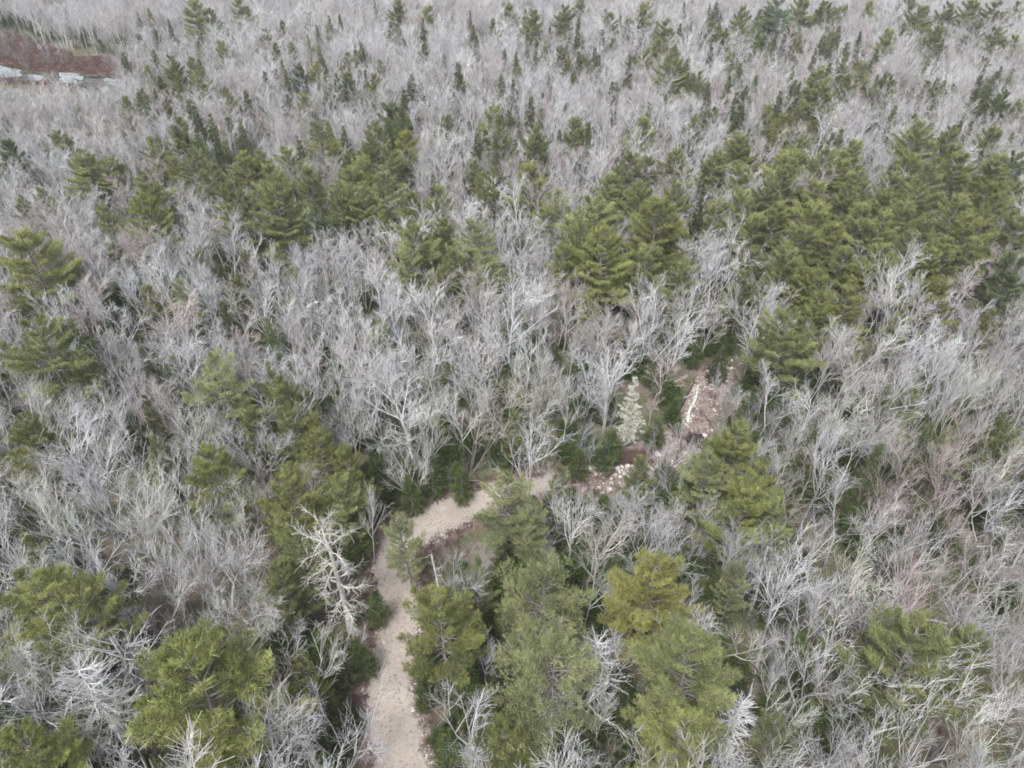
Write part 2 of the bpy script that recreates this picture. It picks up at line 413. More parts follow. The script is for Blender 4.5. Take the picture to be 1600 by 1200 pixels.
def brush_shape(seed, h=1.6, n=10, rad=.8, r=.009):
    rng = np.random.default_rng(seed); S = []
    for s in range(n):
        az = rng.uniform(0, 6.28); le = rng.uniform(.05, .6); d = np.array([math.cos(az) * math.sin(le), math.sin(az) * math.sin(le), math.cos(le)]); p = np.array([math.cos(az), math.sin(az), 0]) * rng.uniform(0, .4) * rad; l = h * rng.uniform(.5, 1.1)
        for k in range(3):
            d = norm((d + rng.normal(0, .14, 3))[None])[0]; q = p + d * l / 3; S.append((p, q, r * 1.4, r))
            for w in range(3):
                e = norm((d + rng.normal(0, .6, 3))[None])[0]; S.append((q, q + e * rng.uniform(.25, .6) * h * .45, r, r * .8))
            p = q
    P0, P1, a, b = (np.array(x) for x in zip(*S)); return tubes(P0, P1, a, b, 3)
def tuft_shape(seed, h=.7, n=40, rad=.7, w=.05):
    rng = np.random.default_rng(seed); C = np.stack([rng.normal(0, rad * .5, n), rng.normal(0, rad * .5, n), np.zeros(n)], 1)
    D = norm(np.stack([rng.normal(0, .4, n), rng.normal(0, .4, n), np.ones(n)], 1)); return blades(C, D, h, w, .1, rng, 1)

def tree_meshes(name, shp, m_trunk, m_crown):
    (a, b) = shp
    t = mesh_np(name + '_trunk', a[0], a[1], m_trunk, None, True); c = mesh_np(name + '_crown', b[0], b[1], m_crown, b[2] if len(b) > 2 else None)
    return t, c
def merged_mesh(name, shp, m_trunk, m_crown):
    (a, b) = shp; me = None
    av, af = a[0], a[1]; bv, bf = b[0], b[1]
    if bf.shape[1] == 3: bf = np.concatenate([bf, bf[:, 2:3]], 1)    # never mixed below: only quads with quads
    v, f, _ = join_np([(av, af), (bv, bf)]); me = mesh_np(name, v, f, m_trunk); me.materials.append(m_crown)
    mi = np.zeros(len(me.polygons), np.int32); mi[len(af):] = 1; me.polygons.foreach_set('material_index', mi); return me

BARE = {}      # look -> list of (trunk mesh, crown mesh, nominal height)
def add_bare(look, shp, h, mt='trunk', mc='twig'):
    BARE.setdefault(look, []).append((*tree_meshes('bare_tree', shp, M[mt], M[mc]), h))
for s in range(5): add_bare('slender', bare_shape(10 + s, 10.5, 1, .42, .42, 11, 6, 7), 10.5)
for s in range(5): add_bare('spreading', bare_shape(220 + s, 10, 1, .30, .62, 10, 6, 7, r0=.14), 10)
for s in range(4): add_bare('forked', bare_shape(30 + s, 10.5, 1, .25, .52, 7, 6, 7, fork=True, r0=.14), 10.5)
for s in range(5): add_bare('multi-stemmed', bare_shape(40 + s, 9, 3, .35, .45, 6, 5, 6, r0=.11), 9)
for s in range(3): add_bare('fan-shaped', bare_shape(50 + s, 8, 4, .30, .45, 5, 4, 7, r0=.09), 8)
LICHEN_BARE = [(*tree_meshes('bare_tree', bare_shape(60 + s, 8.5, 1, .25, .6, 10, 6, 6, rmin=.017), M['trunk'], M['lichen']), 8.5) for s in range(2)]
PINE = [(*tree_meshes('pine_tree', pine_shape(100 + s, flat=f, gaps=g, rough=r_), M['pine_bark'], M['pine']), 14.0, 4.2) for s, (f, g, r_) in enumerate(((.6, .12, .25), (.45, .2, .32), (.7, .15, .25), (.5, .26, .38), (.62, .18, .32), (.4, .15, .25)))]
PALE_PINE = [(*tree_meshes('pine_tree', pine_shape(120 + s, dens=1.05, tuft=13, gaps=.25, flat=.6, rough=.35), M['pine_bark'], M['pine']), 14.0, 4.2) for s in range(2)]
SPRUCE = [(*tree_meshes('spruce_tree', spruce_shape(140 + s), M['pine_bark'], M['spruce']), 9.0, 1.9) for s in range(4)]
FIR = [(*tree_meshes('fir_tree', spruce_shape(160 + s, 4.0, 1.45, .03, 7, .26, 6, .26, .05, .05), M['pine_bark'], M['fir']), 4.0, 1.45) for s in range(4)]

# ------------------------------------------------------------------ ground, bog, track, clearing
def quad_sheet(name, x0, x1, y0, y1, z, mat, kind='structure'):
    me = mesh_np(name, np.array([(x0, y0, z), (x1, y0, z), (x1, y1, z), (x0, y1, z)], float), np.array([[0, 1, 2, 3]]), mat)
    o = bpy.data.objects.new(name, me); link(o); o['kind'] = kind; return o
quad_sheet('ground', -2500, 2500, -600, 4500, 0.0, M['ground'])

def patch(name, pix, z, mat, seed, rag=.6, dome=0.0):
    """flat patch with a ragged edge; the outline is given on the ground"""
    rng = np.random.default_rng(seed); P = [np.array(at(*p)) for p in pix]; out = []
    for i in range(len(P)):
        a, b = P[i], P[(i + 1) % len(P)]; n = max(2, int(np.linalg.norm(b - a) / 1.2))
        for k in range(n): out.append(a + (b - a) * k / n + rng.normal(0, rag, 2) * .5)
    out = np.array(out); c = out.mean(0); n = len(out)
    V = [(*(c + (p - c) * f), z + hh) for f, hh in ((.02, dome), (.55, dome * .7), (1.0, -.05 if dome else 0)) for p in out]
    F = [(r * n + i, r * n + n + i, r * n + n + (i + 1) % n, r * n + (i + 1) % n) for r in (0, 1) for i in range(n)]
    me = mesh_np(name, np.array(V), np.array(F), mat, None, True); o = bpy.data.objects.new(name, me); link(o); o['kind'] = 'structure'; return o, out

BOG = [(-60, 52), (20, 52), (60, 66), (120, 88), (200, 91), (270, 97), (340, 103), (345, 116), (230, 124), (200, 150), (180, 166), (120, 174), (40, 180), (-60, 182)]
POND = [(-60, 101), (5, 101), (30, 107), (60, 113), (110, 112), (160, 120), (215, 125), (218, 139), (150, 141), (95, 131), (45, 128), (0, 125), (-60, 126)]
bog_o, bog_xy = patch('bog', BOG, .02, M['bogsoil'], 3)
sed_o, sed_xy = patch('sedge_flat', [(-60, 130), (40, 133), (95, 136), (150, 144), (196, 142), (190, 158), (140, 170), (40, 176), (-60, 178)], .03, M['sedgesoil'], 4)
pond_o, pond_xy = patch('pond', POND, .12, M['water'], 5, .9)

TRACK = [(640, 1330, 2.2), (628, 1200, 2.15), (613, 1120, 2.1), (610, 1060, 2.05), (619, 1000, 2.0), (624, 950, 2.0), (618, 905, 2.0), (619, 870, 2.05), (632, 840, 2.3), (660, 823, 2.4), (700, 805, 2.25), (745, 787, 1.95), (800, 770, 1.6), (860, 756, 1.3), (910, 747, .9)]
def smooth_path(P, per=8):
    P = np.array(P); out = []
    for i in range(len(P) - 1):
        p0, p1, p2, p3 = P[max(i - 1, 0)], P[i], P[i + 1], P[min(i + 2, len(P) - 1)]
        for k in range(per):
            t = k / per; out.append(.5 * ((2 * p1) + (-p0 + p2) * t + (2 * p0 - 5 * p1 + 4 * p2 - p3) * t * t + (-p0 + 3 * p1 - 3 * p2 + p3) * t ** 3))
    out.append(P[-1]); return np.array(out)
trk = smooth_path([(*at(px, py), w) for px, py, w in TRACK], 20)
def strip(name, path, mat, prof, seed, rag, z):
    """ribbon with a cross-section: prof = [(fraction of half width, height)]"""
    rng = np.random.default_rng(seed); n = len(path); V, F = [], []; xy = path[:, :2]
    d = np.gradient(xy, axis=0); d = norm(d); nr = np.stack([d[:, 1], -d[:, 0]], 1)
    eL = np.convolve(rng.normal(0, rag, n + 4), np.ones(3) / 3, 'same')[2:-2]; eR = np.convolve(rng.normal(0, rag, n + 4), np.ones(3) / 3, 'same')[2:-2]
    for i in range(n):
        for f, hgt in prof:
            e = (eR[i] if f > 0 else eL[i]) * abs(f) ** 3
            p = xy[i] + nr[i] * (f * path[i, 2] + e * np.sign(f)); V.append((p[0], p[1], z + hgt + (rng.normal(0, .012) if abs(f) < .95 else 0)))
    k = len(prof)
    for i in range(n - 1):
        for j in range(k - 1): F.append((i * k + j, (i + 1) * k + j, (i + 1) * k + j + 1, i * k + j + 1))
    me = mesh_np(name, np.array(V), np.array(F)[:, ::-1], mat, None, True); o = bpy.data.objects.new(name, me); link(o); o['kind'] = 'structure'; return o
strip('track_verge', np.column_stack([trk[:, :2], trk[:, 2] + 1.5]), M['dirt'], [(-1, -.03), (-.8, .03), (-.5, .04), (.5, .04), (.8, .03), (1, -.03)], 8, .5, 0)
strip('gravel_track', trk, M['gravel'], [(-1, .0), (-.92, .10), (-.75, .12), (-.5, .08), (-.25, .13), (0, .16), (.25, .13), (.5, .08), (.75, .12), (.92, .10), (1, .0)], 9, .34, .02)
CLEAR = [(855, 742), (900, 722), (960, 716), (1020, 705), (1062, 678), (1075, 640), (1088, 600), (1098, 562), (1148, 560), (1150, 590), (1135, 625), (1118, 665), (1105, 705), (1060, 740), (1000, 762), (930, 778), (870, 775)]
clear_o, clear_xy = patch('dirt_clearing', CLEAR, .035, M['dirt'], 11, .7, .06)
pud_o, pud_xy = patch('puddle', [(1070, 685), (1082, 676), (1098, 680), (1103, 692), (1094, 703), (1076, 702)], .14, M['water'], 12, .3)

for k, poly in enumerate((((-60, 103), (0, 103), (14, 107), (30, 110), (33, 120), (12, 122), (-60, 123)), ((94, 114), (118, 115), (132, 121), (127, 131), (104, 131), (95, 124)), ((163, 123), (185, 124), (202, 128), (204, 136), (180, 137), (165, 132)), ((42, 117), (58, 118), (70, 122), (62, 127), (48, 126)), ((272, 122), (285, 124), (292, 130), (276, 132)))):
    patch('pond_pale_patch', poly, .17, M['pale_patch'], 30 + k, .7)  # flat ragged patches, mottled pale grey-blue, set slightly above pond level
def in_poly(x, y, poly):
    c = False; j = len(poly) - 1
    for i in range(len(poly)):
        if (poly[i][1] > y) != (poly[j][1] > y) and x < (poly[j][0] - poly[i][0]) * (y - poly[i][1]) / (poly[j][1] - poly[i][1]) + poly[i][0]: c = not c
        j = i
    return c
fill_r = random.Random(17)
def fill(poly, n, skip=None):
    x0, y0 = np.min(poly, 0); x1, y1 = np.max(poly, 0); out = []
    while len(out) < n:
        x, y = fill_r.uniform(x0, x1), fill_r.uniform(y0, y1)
        if in_poly(x, y, poly) and not (skip is not None and in_poly(x, y, skip)): out.append((x, y, 0))
    return out
def track_gap(x, y):
    return float(np.min(np.hypot(trk[:, 0] - x, trk[:, 1] - y) - trk[:, 2]))

# ------------------------------------------------------------------ landmarks the labels point to (a place on the picture and a phrase)
LM = [(300, 1080, 'the widest yellow-green pine'), (80, 960, 'the big olive pine on the left edge'), (520, 940, 'the bleached snag beside the track'),
      (690, 1010, 'the round pale pine touching the track'), (850, 1050, 'the pale feathery pine right of the track'), (1020, 930, 'the orange-flushed pine'),
      (1080, 1060, 'the fresh-green pine at lower right'), (1440, 1020, 'the olive pine at lower right'), (1160, 770, 'the golden pine below the clearing'),
      (320, 750, 'the yellow pine with a brown top'), (490, 760, 'the pine clump left of the bend'), (790, 790, 'the tall pine overhanging the bend'),
      (340, 615, 'the pale pine left of centre'), (75, 565, 'the dense green pine on the left edge'), (1240, 540, 'the rounded pine above the clearing'),
      (1290, 480, 'the golden pine above the clearing'), (950, 735, 'the boulder row'), (1125, 575, 'the red-brown dirt patch'), (995, 690, 'the lichen-white tree'),
      (655, 720, 'the forked tree behind the bend'), (945, 430, 'the lime-yellow pine at mid-picture'), (30, 430, 'the yellow pine at the left margin'),
      (230, 350, 'the gold-tipped pine at upper left'), (740, 400, 'the wide pale pine at mid-picture'), (635, 235, 'the rust-coloured belt pine'),
      (100, 120, 'the bog pond'), (985, 130, 'the lone dark far spruce'), (1050, 125, 'the straggly far pine'), (772, 195, 'the flat-layered lone pine'),
      (1195, 100, 'the small golden pine far off'), (1285, 190, 'the tall pine by the grey gap'), (1585, 440, 'the dark pine on the right edge'), (1475, 460, 'the orange-flecked pine at right'),
      (1055, 365, 'the orange-tipped belt pine'), (540, 150, 'the dark twin-peaked pine'), (465, 180, 'the paired pines at upper left'), (1570, 165, 'the layered pine on the right edge'),
      (715, 118, 'the lone fir at upper centre'), (1415, 630, 'the small pine among grey trees'), (1390, 150, 'the bushy pine at upper right'), (300, 30, 'the far pines past the bog'),
      (1440, 40, 'the far pine wood at upper right'), (880, 40, 'the far pine at upper centre'), (280, 460, 'the pale pine among pinkish trees'), (1300, 750, 'the grey right-hand thicket'),
      (1500, 800, 'the pinkish trees at right'), (180, 800, 'the grey thicket at left'), (600, 490, 'the pinkish tree at mid-left'), (1420, 330, 'the dense belt at right'), (480, 310, 'the dense belt at upper left')]
LMW = [(*at(px, py, 2.0 if py < 900 else 4.0), ph) for px, py, ph in LM]
ORD = ['nearest', 'second', 'third', 'fourth', 'fifth', 'sixth', 'seventh', 'eighth', 'ninth', 'tenth', 'eleventh', 'twelfth', 'thirteenth', 'fourteenth', 'fifteenth', 'sixteenth', 'seventeenth', 'eighteenth', 'nineteenth', 'twentieth', 'twenty-first', 'twenty-second', 'twenty-third', 'twenty-fourth', 'twenty-fifth', 'twenty-sixth', 'twenty-seventh', 'twenty-eighth']
PENDING = []      # (object, noun phrase, species word, x, y)
def label_later(o, noun, species, x, y): PENDING.append((o, noun, species, x, y))
def write_labels():
    """every tree is named by its look and by how it stands to the closest landmark: nearest, second ... on that side of it, counted among its own kind"""
    slots = {}
    for o, noun, sp, x, y in PENDING:
        k = min(range(len(LMW)), key=lambda i: ((LMW[i][0] - x) ** 2 + (LMW[i][1] - y) ** 2) ** .5)
        dx, dy = x - LMW[k][0], y - LMW[k][1]; dist = math.hypot(dx, dy)
        side = ('right of' if dx > 0 else 'left of') if abs(dx) > abs(dy) else ('behind' if dy > 0 else 'in front of')
        slots.setdefault((noun, k, side), []).append((dist, o))
    for (noun, k, side), L in slots.items():
        L.sort(key=lambda a: a[0])
        for i, (d, o) in enumerate(L):
            o['label'] = (f'{noun}, {ORD[min(i, 27)]} {side} {LMW[k][2]}' if len(L) > 1 else f'{noun} {side} {LMW[k][2]}')

# ------------------------------------------------------------------ conifers, each where the photograph has one: (x, top y, crown width in photo pixels, tint)
TINT = {'g': (1.20, 1.23, 1.18), 'y': (1.27, 1.28, 1.08), 'Y': (1.30, 1.33, 1.05), 'o': (1.36, 1.26, .95), 'p': (1.40, 1.42, 1.5), 'd': (.76, .86, .92), 'b': (.80, 1.0, 1.3)}
WORD = {'g': 'mid-green', 'y': 'yellowish green', 'Y': 'bright yellow-green', 'o': 'orange-brown tinged', 'p': 'pale grey-green', 'd': 'dark green', 'b': 'bluish green'}
PINES = '''300 2 50 g;330 20 30 g;375 2 40 g;265 92 40 g;230 105 25 g;300 92 30 g;310 113 40 g;355 140 30 g;195 158 25 y;262 166 25 g;275 190 40 g;240 218 40 g;125 236 55 g;165 252 40 g;5 222 40 d;270 246 25 y;300 236 45 g;325 262 40 g;375 242 45 y;225 276 50 g;190 262 30 g;345 66 30 g;90 203 40 y;
415 48 25 g;440 33 20 g;620 4 30 g;670 12 25 y;795 8 30 g;558 83 20 g;468 108 36 d;495 103 32 y;540 118 44 d;585 118 36 y;595 98 22 g;445 150 34 d;475 148 38 y;610 166 46 d;635 206 32 o;500 190 50 p;570 216 42 g;545 236 44 g;672 213 18 g;770 168 42 g;785 200 26 g;450 236 50 g;420 262 54 g;560 250 46 y;610 243 44 g;640 240 34 g;600 272 54 p;545 268 54 g;740 248 30 g;755 272 32 y;780 262 32 g;520 225 40 y;590 200 36 g;405 235 40 y;480 265 50 g;355 280 50 g;
830 22 40 g;880 12 38 g;905 2 28 g;955 22 26 g;1010 8 36 g;1125 38 32 y;1160 12 38 g;1040 36 38 g;1030 62 26 y;1195 84 26 o;1050 93 54 g;890 100 30 g;835 202 46 g;900 188 38 g;1005 186 42 g;1085 188 32 g;1010 248 38 g;820 262 62 y;985 248 60 g;1060 238 44 g;1120 238 44 g;1150 212 48 y;1175 222 44 g;1160 262 44 y;960 278 54 g;1115 172 22 g;
1215 4 50 b;1250 0 42 g;1290 8 42 g;1320 12 34 g;1360 4 26 y;1390 48 40 g;1420 0 34 g;1440 14 50 g;1480 8 44 g;1520 4 44 g;1560 8 44 g;1590 4 34 g;1465 44 38 g;1530 38 34 d;1560 48 42 g;1590 58 34 g;1350 98 34 p;1387 122 38 g;1280 108 48 g;1285 138 54 g;1205 168 32 g;1225 182 32 o;1425 183 30 g;1435 200 54 g;1490 198 54 g;1550 202 44 g;1590 163 30 g;1570 143 38 d;1260 212 38 g;1225 238 34 g;1240 240 48 y;1290 238 54 g;1335 223 44 g;1320 253 50 y;1420 243 44 y;1500 243 60 y;1460 258 54 p;1560 248 54 g;1590 243 44 d;1225 263 44 g;1350 268 44 g;1395 275 45 g;1455 225 40 g;
30 372 80 y;165 326 32 g;230 314 52 Y;170 381 22 o;305 392 26 g;380 305 62 g;278 436 42 p;365 428 28 y;385 398 22 g;57 505 88 g;112 545 44 g;340 562 82 p;35 308 32 g;60 298 28 g;225 453 32 g;5 540 30 y;
430 296 72 g;500 326 44 d;430 388 32 g;462 423 32 y;570 298 44 g;640 305 44 y;685 296 48 g;640 352 66 g;630 382 54 p;690 352 44 g;742 346 66 p;762 392 50 p;712 396 50 g;700 420 44 g;770 298 44 g;590 508 34 g;600 332 28 o;530 300 46 g;
925 315 72 g;905 352 64 g;890 380 54 g;945 370 76 Y;1030 322 84 y;1055 338 54 o;1015 386 54 g;1065 412 54 g;1070 452 34 g;1060 290 44 g;1165 304 54 g;1180 344 46 g;1180 394 44 g;1165 426 42 g;925 462 32 y;1000 296 54 g;960 296 44 p;1120 318 46 g;860 330 40 g;880 300 44 p;
1215 322 62 g;1270 322 64 y;1302 352 62 y;1250 362 62 g;1340 322 54 g;1370 332 62 g;1415 322 54 g;1450 338 54 g;1500 312 54 g;1530 342 62 y;1570 312 54 g;1590 342 54 g;1230 394 62 g;1320 394 54 g;1336 408 52 y;1382 378 62 g;1425 364 44 g;1475 378 54 g;1530 378 54 g;1246 424 48 Y;1282 432 54 Y;1325 452 62 y;1290 462 62 Y;1240 495 80 g;1460 394 44 y;1470 434 58 o;1585 404 64 d;1410 486 34 g;1555 486 32 o;1335 536 24 y;1210 290 50 g;1275 288 55 y;1330 290 50 g;1385 296 50 g;1440 292 50 g;1545 285 50 y;1595 285 44 g;
30 640 72 y;318 690 88 Y;235 700 42 p;25 845 40 g;385 636 44 g;430 592 54 y;475 610 34 y;440 652 66 g;500 680 64 y;540 695 74 y;490 646 44 o;450 735 88 y;465 820 84 g;520 748 66 g;430 880 70 g;630 810 62 p;790 728 96 p;830 790 66 p;800 645 34 y;885 728 34 g;1000 714 42 g;1155 645 88 y;1112 694 78 p;1165 755 96 Y;1195 730 64 y;1212 782 56 g;
1415 612 42 g;1480 676 42 p;1585 682 64 g;40 880 120 y;122 900 116 y;305 1000 196 Y;22 1125 120 Y;688 925 104 Y;735 880 56 p;800 1108 90 Y;850 862 150 p;852 975 176 p;1022 872 112 o;1082 990 136 g;1072 1105 104 y;1152 885 50 p;1432 975 136 g;1532 992 80 g;1215 1125 60 p;470 1026 52 y'''
DARKS = '''262 30 18;303 163 26;375 163 18;485 18 12;530 22 18;585 0 15;660 40 26;735 18 20;745 56 20;665 78 18;505 93 20;525 113 24;570 108 20;638 123 22;715 96 30;755 118 11;685 262 22;675 273 26;725 278 22;750 233 15;700 213 15;803 123 22;860 38 15;825 43 20;903 40 22;930 73 24;970 23 14;990 48 15;1070 2 18;1082 33 14;1110 8 18;1075 58 15;985 96 27;875 96 11;1098 163 16;1080 163 16;1160 163 32;1195 163 15;1100 268 32;1227 53 20;1385 16 12;1345 48 20;1275 78 24;1300 68 22;1485 98 14;1540 103 22;1428 136 20;1250 128 26;1225 150 9;1463 176 20;1505 183 20;1520 188 20;1365 198 13;210 314 28;155 438 25;85 418 18;75 363 15;135 503 15;180 506 12;170 568 16;1095 306 42;1310 733 16;1575 828 26;735 255 20;810 180 14'''
FIRS = '''792 350 44;812 366 42;830 384 26;815 408 42;520 566 34;590 590 46;1090 526 30;1130 538 40;585 720 56;672 716 46;545 800 64;895 648 48;950 668 48;945 778 44;860 768 34;920 828 54;880 866 56;960 866 64;1215 848 54;1215 618 42;185 948 44;150 1128 56;500 985 66;450 955 66;582 925 44;670 1018 64;658 1068 34;735 1038 54;790 948 56;700 1148 64;980 1088 34;1130 892 64;1110 958 44;960 1058 64;1270 1048 54;1310 1105 64;1222 1018 44;1405 852 34;1380 942 26;840 478 22;885 800 44;1250 995 54;640 745 44;720 730 40;1165 838 54;905 700 36;1420 1040 60;560 1000 50;620 640 36'''
PINE_XY = []; CROWNS = []
def parse(s): return [r.split() for r in s.replace('\n', '').split(';') if r.strip()]
def fit(px, py, w, hfun):
    h = 10.0
    for _ in range(6):
        x, y = at(px, py, h); wm = w * axis_dist(x, y, h * .7) / FPX; h = hfun(wm)
    x, y = at(px, py, h); return x, y, wm, h
rng = random.Random(5)
for i, row in enumerate(parse(PINES)):
    px, py, w, tn = float(row[0]), float(row[1]), float(row[2]), row[3]
    if py < 600: w *= 1.18 if py > 170 else .95
    if w > 70 and py > 600: py += w * .16           # from above the far side of the crown shows over the tip
    x, y, wm, h = fit(px, py, w, lambda m: max(9.2, min(16.5, 7.2 + 1.0 * m)))
    tm, cm, h0, r0 = rng.choice(PALE_PINE if tn == 'p' else ([PINE[1], PINE[3], PINE[5]] if w > 90 else PINE))
    sx = wm / 2 / r0 * 1.38 * rng.uniform(.92, 1.08)
    t = empty('pine_tree', (x, y, 0), rng.uniform(0, 6.28), (sx, sx * rng.uniform(.9, 1.1), h / h0), (rng.gauss(0, .03), rng.gauss(0, .03)))
    tag(t, None, 'pine tree', 'pines standing above the bare hardwoods'); c = TINT[tn]; j = rng.uniform(.9, 1.1)
    part('trunk', tm, t); part('crown', cm, t, (c[0] * j, c[1] * j, c[2] * j))
    size = 'broad' if wm > 6.5 else ('mid-sized' if wm > 4.2 else 'small')
    label_later(t, f'{size} {WORD[tn]} pine', 'pine', x, y); PINE_XY.append((x, y, wm / 2)); CROWNS.append((x, y, wm / 2, *project(x, y, h * .72), w / 2))
for row in parse(DARKS):
    px, py, w = map(float, row)
    x, y, wm, h = fit(px, py, w, lambda m: max(8.0, min(16.0, 4.0 + 2.4 * m)))
    tm, cm, h0, r0 = rng.choice(SPRUCE); sx = wm / 2 / r0 * 1.1
    t = empty('spruce_tree', (x, y, 0), rng.uniform(0, 6.28), (sx, sx, h / h0)); tag(t, None, 'spruce tree', 'dark spruces among the bare trees'); j = rng.uniform(.9, 1.3)
    part('trunk', tm, t); part('crown', cm, t, (j, j, j))
    label_later(t, ('tall' if h > 10 else 'short') + ' dark ' + ('narrow' if wm < 3 else 'broad-based') + ' spruce', 'spruce', x, y); PINE_XY.append((x, y, wm / 2)); CROWNS.append((x, y, wm / 2, *project(x, y, h * .6), w / 2 * 1.3))
fr_ = random.Random(21)
for _ in range(42):
    py = fr_.uniform(4, 190); px = fr_.uniform(200, 1590); w = fr_.uniform(22, 34)
    if px < 850 and fr_.random() < .4: px += 700
    x, y, wm, h = fit(px, py, w, lambda m: max(8.5, min(14.0, 6.6 + .9 * m))); tm, cm, h0, r0 = fr_.choice(PINE + PALE_PINE); sx = wm / 2 / r0 * 1.4
    t = empty('pine_tree', (x, y, 0), fr_.uniform(0, 6.28), (sx, sx, h / h0)); tag(t, None, 'pine tree', 'pines standing above the bare hardwoods'); j = fr_.uniform(.95, 1.3)
    part('trunk', tm, t); part('crown', cm, t, (j * 1.05, j, j)); PINE_XY.append((x, y, wm / 2)); CROWNS.append((x, y, wm / 2, *project(x, y, h * .7), w / 2))
    label_later(t, 'small muted olive pine', 'pine', x, y)
for _ in range(235):
    py = fr_.uniform(2, 235) if fr_.random() < .8 else fr_.uniform(400, 720); px = fr_.uniform(190, 1590)
    if py > 235 and not (px < 420 or px > 1220): continue
    w = fr_.uniform(16, 31) + py * .03
    x, y, wm, h = fit(px, py, w, lambda m: max(8.0, min(13.0, 5.0 + 2.0 * m))); tm, cm, h0, r0 = fr_.choice(SPRUCE); sx = wm / 2 / r0 * 1.15
    t = empty('spruce_tree', (x, y, 0), fr_.uniform(0, 6.28), (sx, sx, h / h0)); tag(t, None, 'spruce tree', 'dark spruces among the bare trees'); j = fr_.uniform(1.1, 1.9)
    part('trunk', tm, t); part('crown', cm, t, (j * 1.05, j, j * fr_.uniform(.8, 1.0))); PINE_XY.append((x, y, wm / 2)); CROWNS.append((x, y, wm / 2, *project(x, y, h * .6), w / 2))
    label_later(t, 'small ' + ('olive' if j > 1.3 else 'dull green') + ' spruce', 'spruce', x, y)
FIR_XY = []
def put_fir(x, y, w, h, tone):
    tm, cm, h0, r0 = rng.choice(FIR); sx = w / 2 / r0
    t = empty('fir_tree', (x, y, 0), rng.uniform(0, 6.28), (sx, sx * rng.uniform(.9, 1.1), h / h0)); tag(t, None, 'fir tree', 'young firs below the taller trees')
    part('trunk', tm, t); part('crown', cm, t, tone)
    label_later(t, ('bushy' if w > 3.4 else 'small') + (' bright green' if tone[0] > 1.1 else ' dark green') + ' fir', 'fir', x, y); FIR_XY.append((x, y, w / 2))
for row in parse(FIRS):
    px, py, w = map(float, row)
    x, y, wm, h = fit(px, py, w, lambda m: max(3.0, min(7.5, 1.6 + 1.35 * m))); j = rng.uniform(.75, 1.3)
    put_fir(x, y, wm * 1.15, h, (j, j, j * rng.uniform(.8, 1.2)))

# ------------------------------------------------------------------ bare hardwoods
KEEP = [(588, 655, 865, 1260), (640, 765, 772, 845), (908, 990, 722, 752), (1094, 1150, 558, 625), (1072, 1118, 604, 668), (1070, 1104, 674, 704), (0, 150, 80, 140), (984, 1006, 596, 690), (490, 575, 820, 975)]
def hides(x, y, h, r):
    for f in (.12, .3, .5, .7, .85, 1.0):
        px, py = project(x, y, h * f); pr = r * (0.15 if f < .35 else .8) * FPX / axis_dist(x, y, h * f)
        for x0, x1, y0, y1 in KEEP:
            if x0 - pr < px < x1 + pr and y0 - pr * .3 < py < y1 + pr * .3: return True
    return False
def covers_pine(x, y, h):
    px, py = project(x, y, h * .72)
    for a, b, r, cx, cy, rp in CROWNS:
        if y < b and abs(px - cx) < rp * 1.0 and abs(py - cy) < rp * 1.0: return (int(x * 7919) % 100) > 30
    return False
def blocked(x, y, m=1.0):
    if y < 75 and abs(x) < 40 and track_gap(x, y) < m: return True
    if in_poly(x, y, clear_xy) or in_poly(x, y, bog_xy): return True
    return False
PINK = [(300, 440, 110, 60), (430, 470, 70, 60), (590, 490, 30, 35), (200, 630, 40, 40), (1440, 770, 90, 70), (1560, 780, 80, 60), (1460, 940, 60, 60), (1120, 620, 50, 40), (900, 430, 20, 40), (870, 150, 60, 20), (1500, 130, 50, 30), (700, 90, 30, 20), (60, 60, 100, 40)]
def bare_tint(x, y, h, r):
    px, py = project(x, y, h * .7)
    for a, b, c, d in PINK:
        if ((px - a) / c) ** 2 + ((py - b) / d) ** 2 < 1.0 and r.random() < .5: return 'pinkish', (.90, .76, .74)
    q = r.random()
    if q < .16: return 'grey-green', (1.0, 1.01, .90)
    if q < .23: return 'brownish', (.76, .69, .64)
    if q < .32: return 'dusky', (.74, .73, .75)
    if q < .40: return 'tan-grey', (.98, .93, .89)
    if q < .56: return 'pale', (1.13, 1.12, 1.10)
    return 'grey', (.97, .965, .98)
BARE_XY = []
def put_bare(x, y, h, look, tint, col, wide=1.0, lichen=False, label=None, rz=None):
    tm, cm, h0 = rng.choice(LICHEN_BARE if lichen else BARE[look]); s = h / h0
    t = empty('bare_tree', (x, y, 0), rng.uniform(0, 6.28) if rz is None else rz, (s * wide, s * wide, s), (rng.gauss(0, .075), rng.gauss(0, .075))); tag(t, None, 'bare tree', 'leafless hardwoods of the forest')
    k = rng.choice((.55, .8, .95, 1.05)); part('trunk', tm, t, (col[0] * k, col[1] * k, col[2] * k)); part('crown', cm, t, col); BARE_XY.append((x, y))
    if label: t['label'] = label
    else: label_later(t, f'{look} {tint} bare tree', 'bare', x, y)
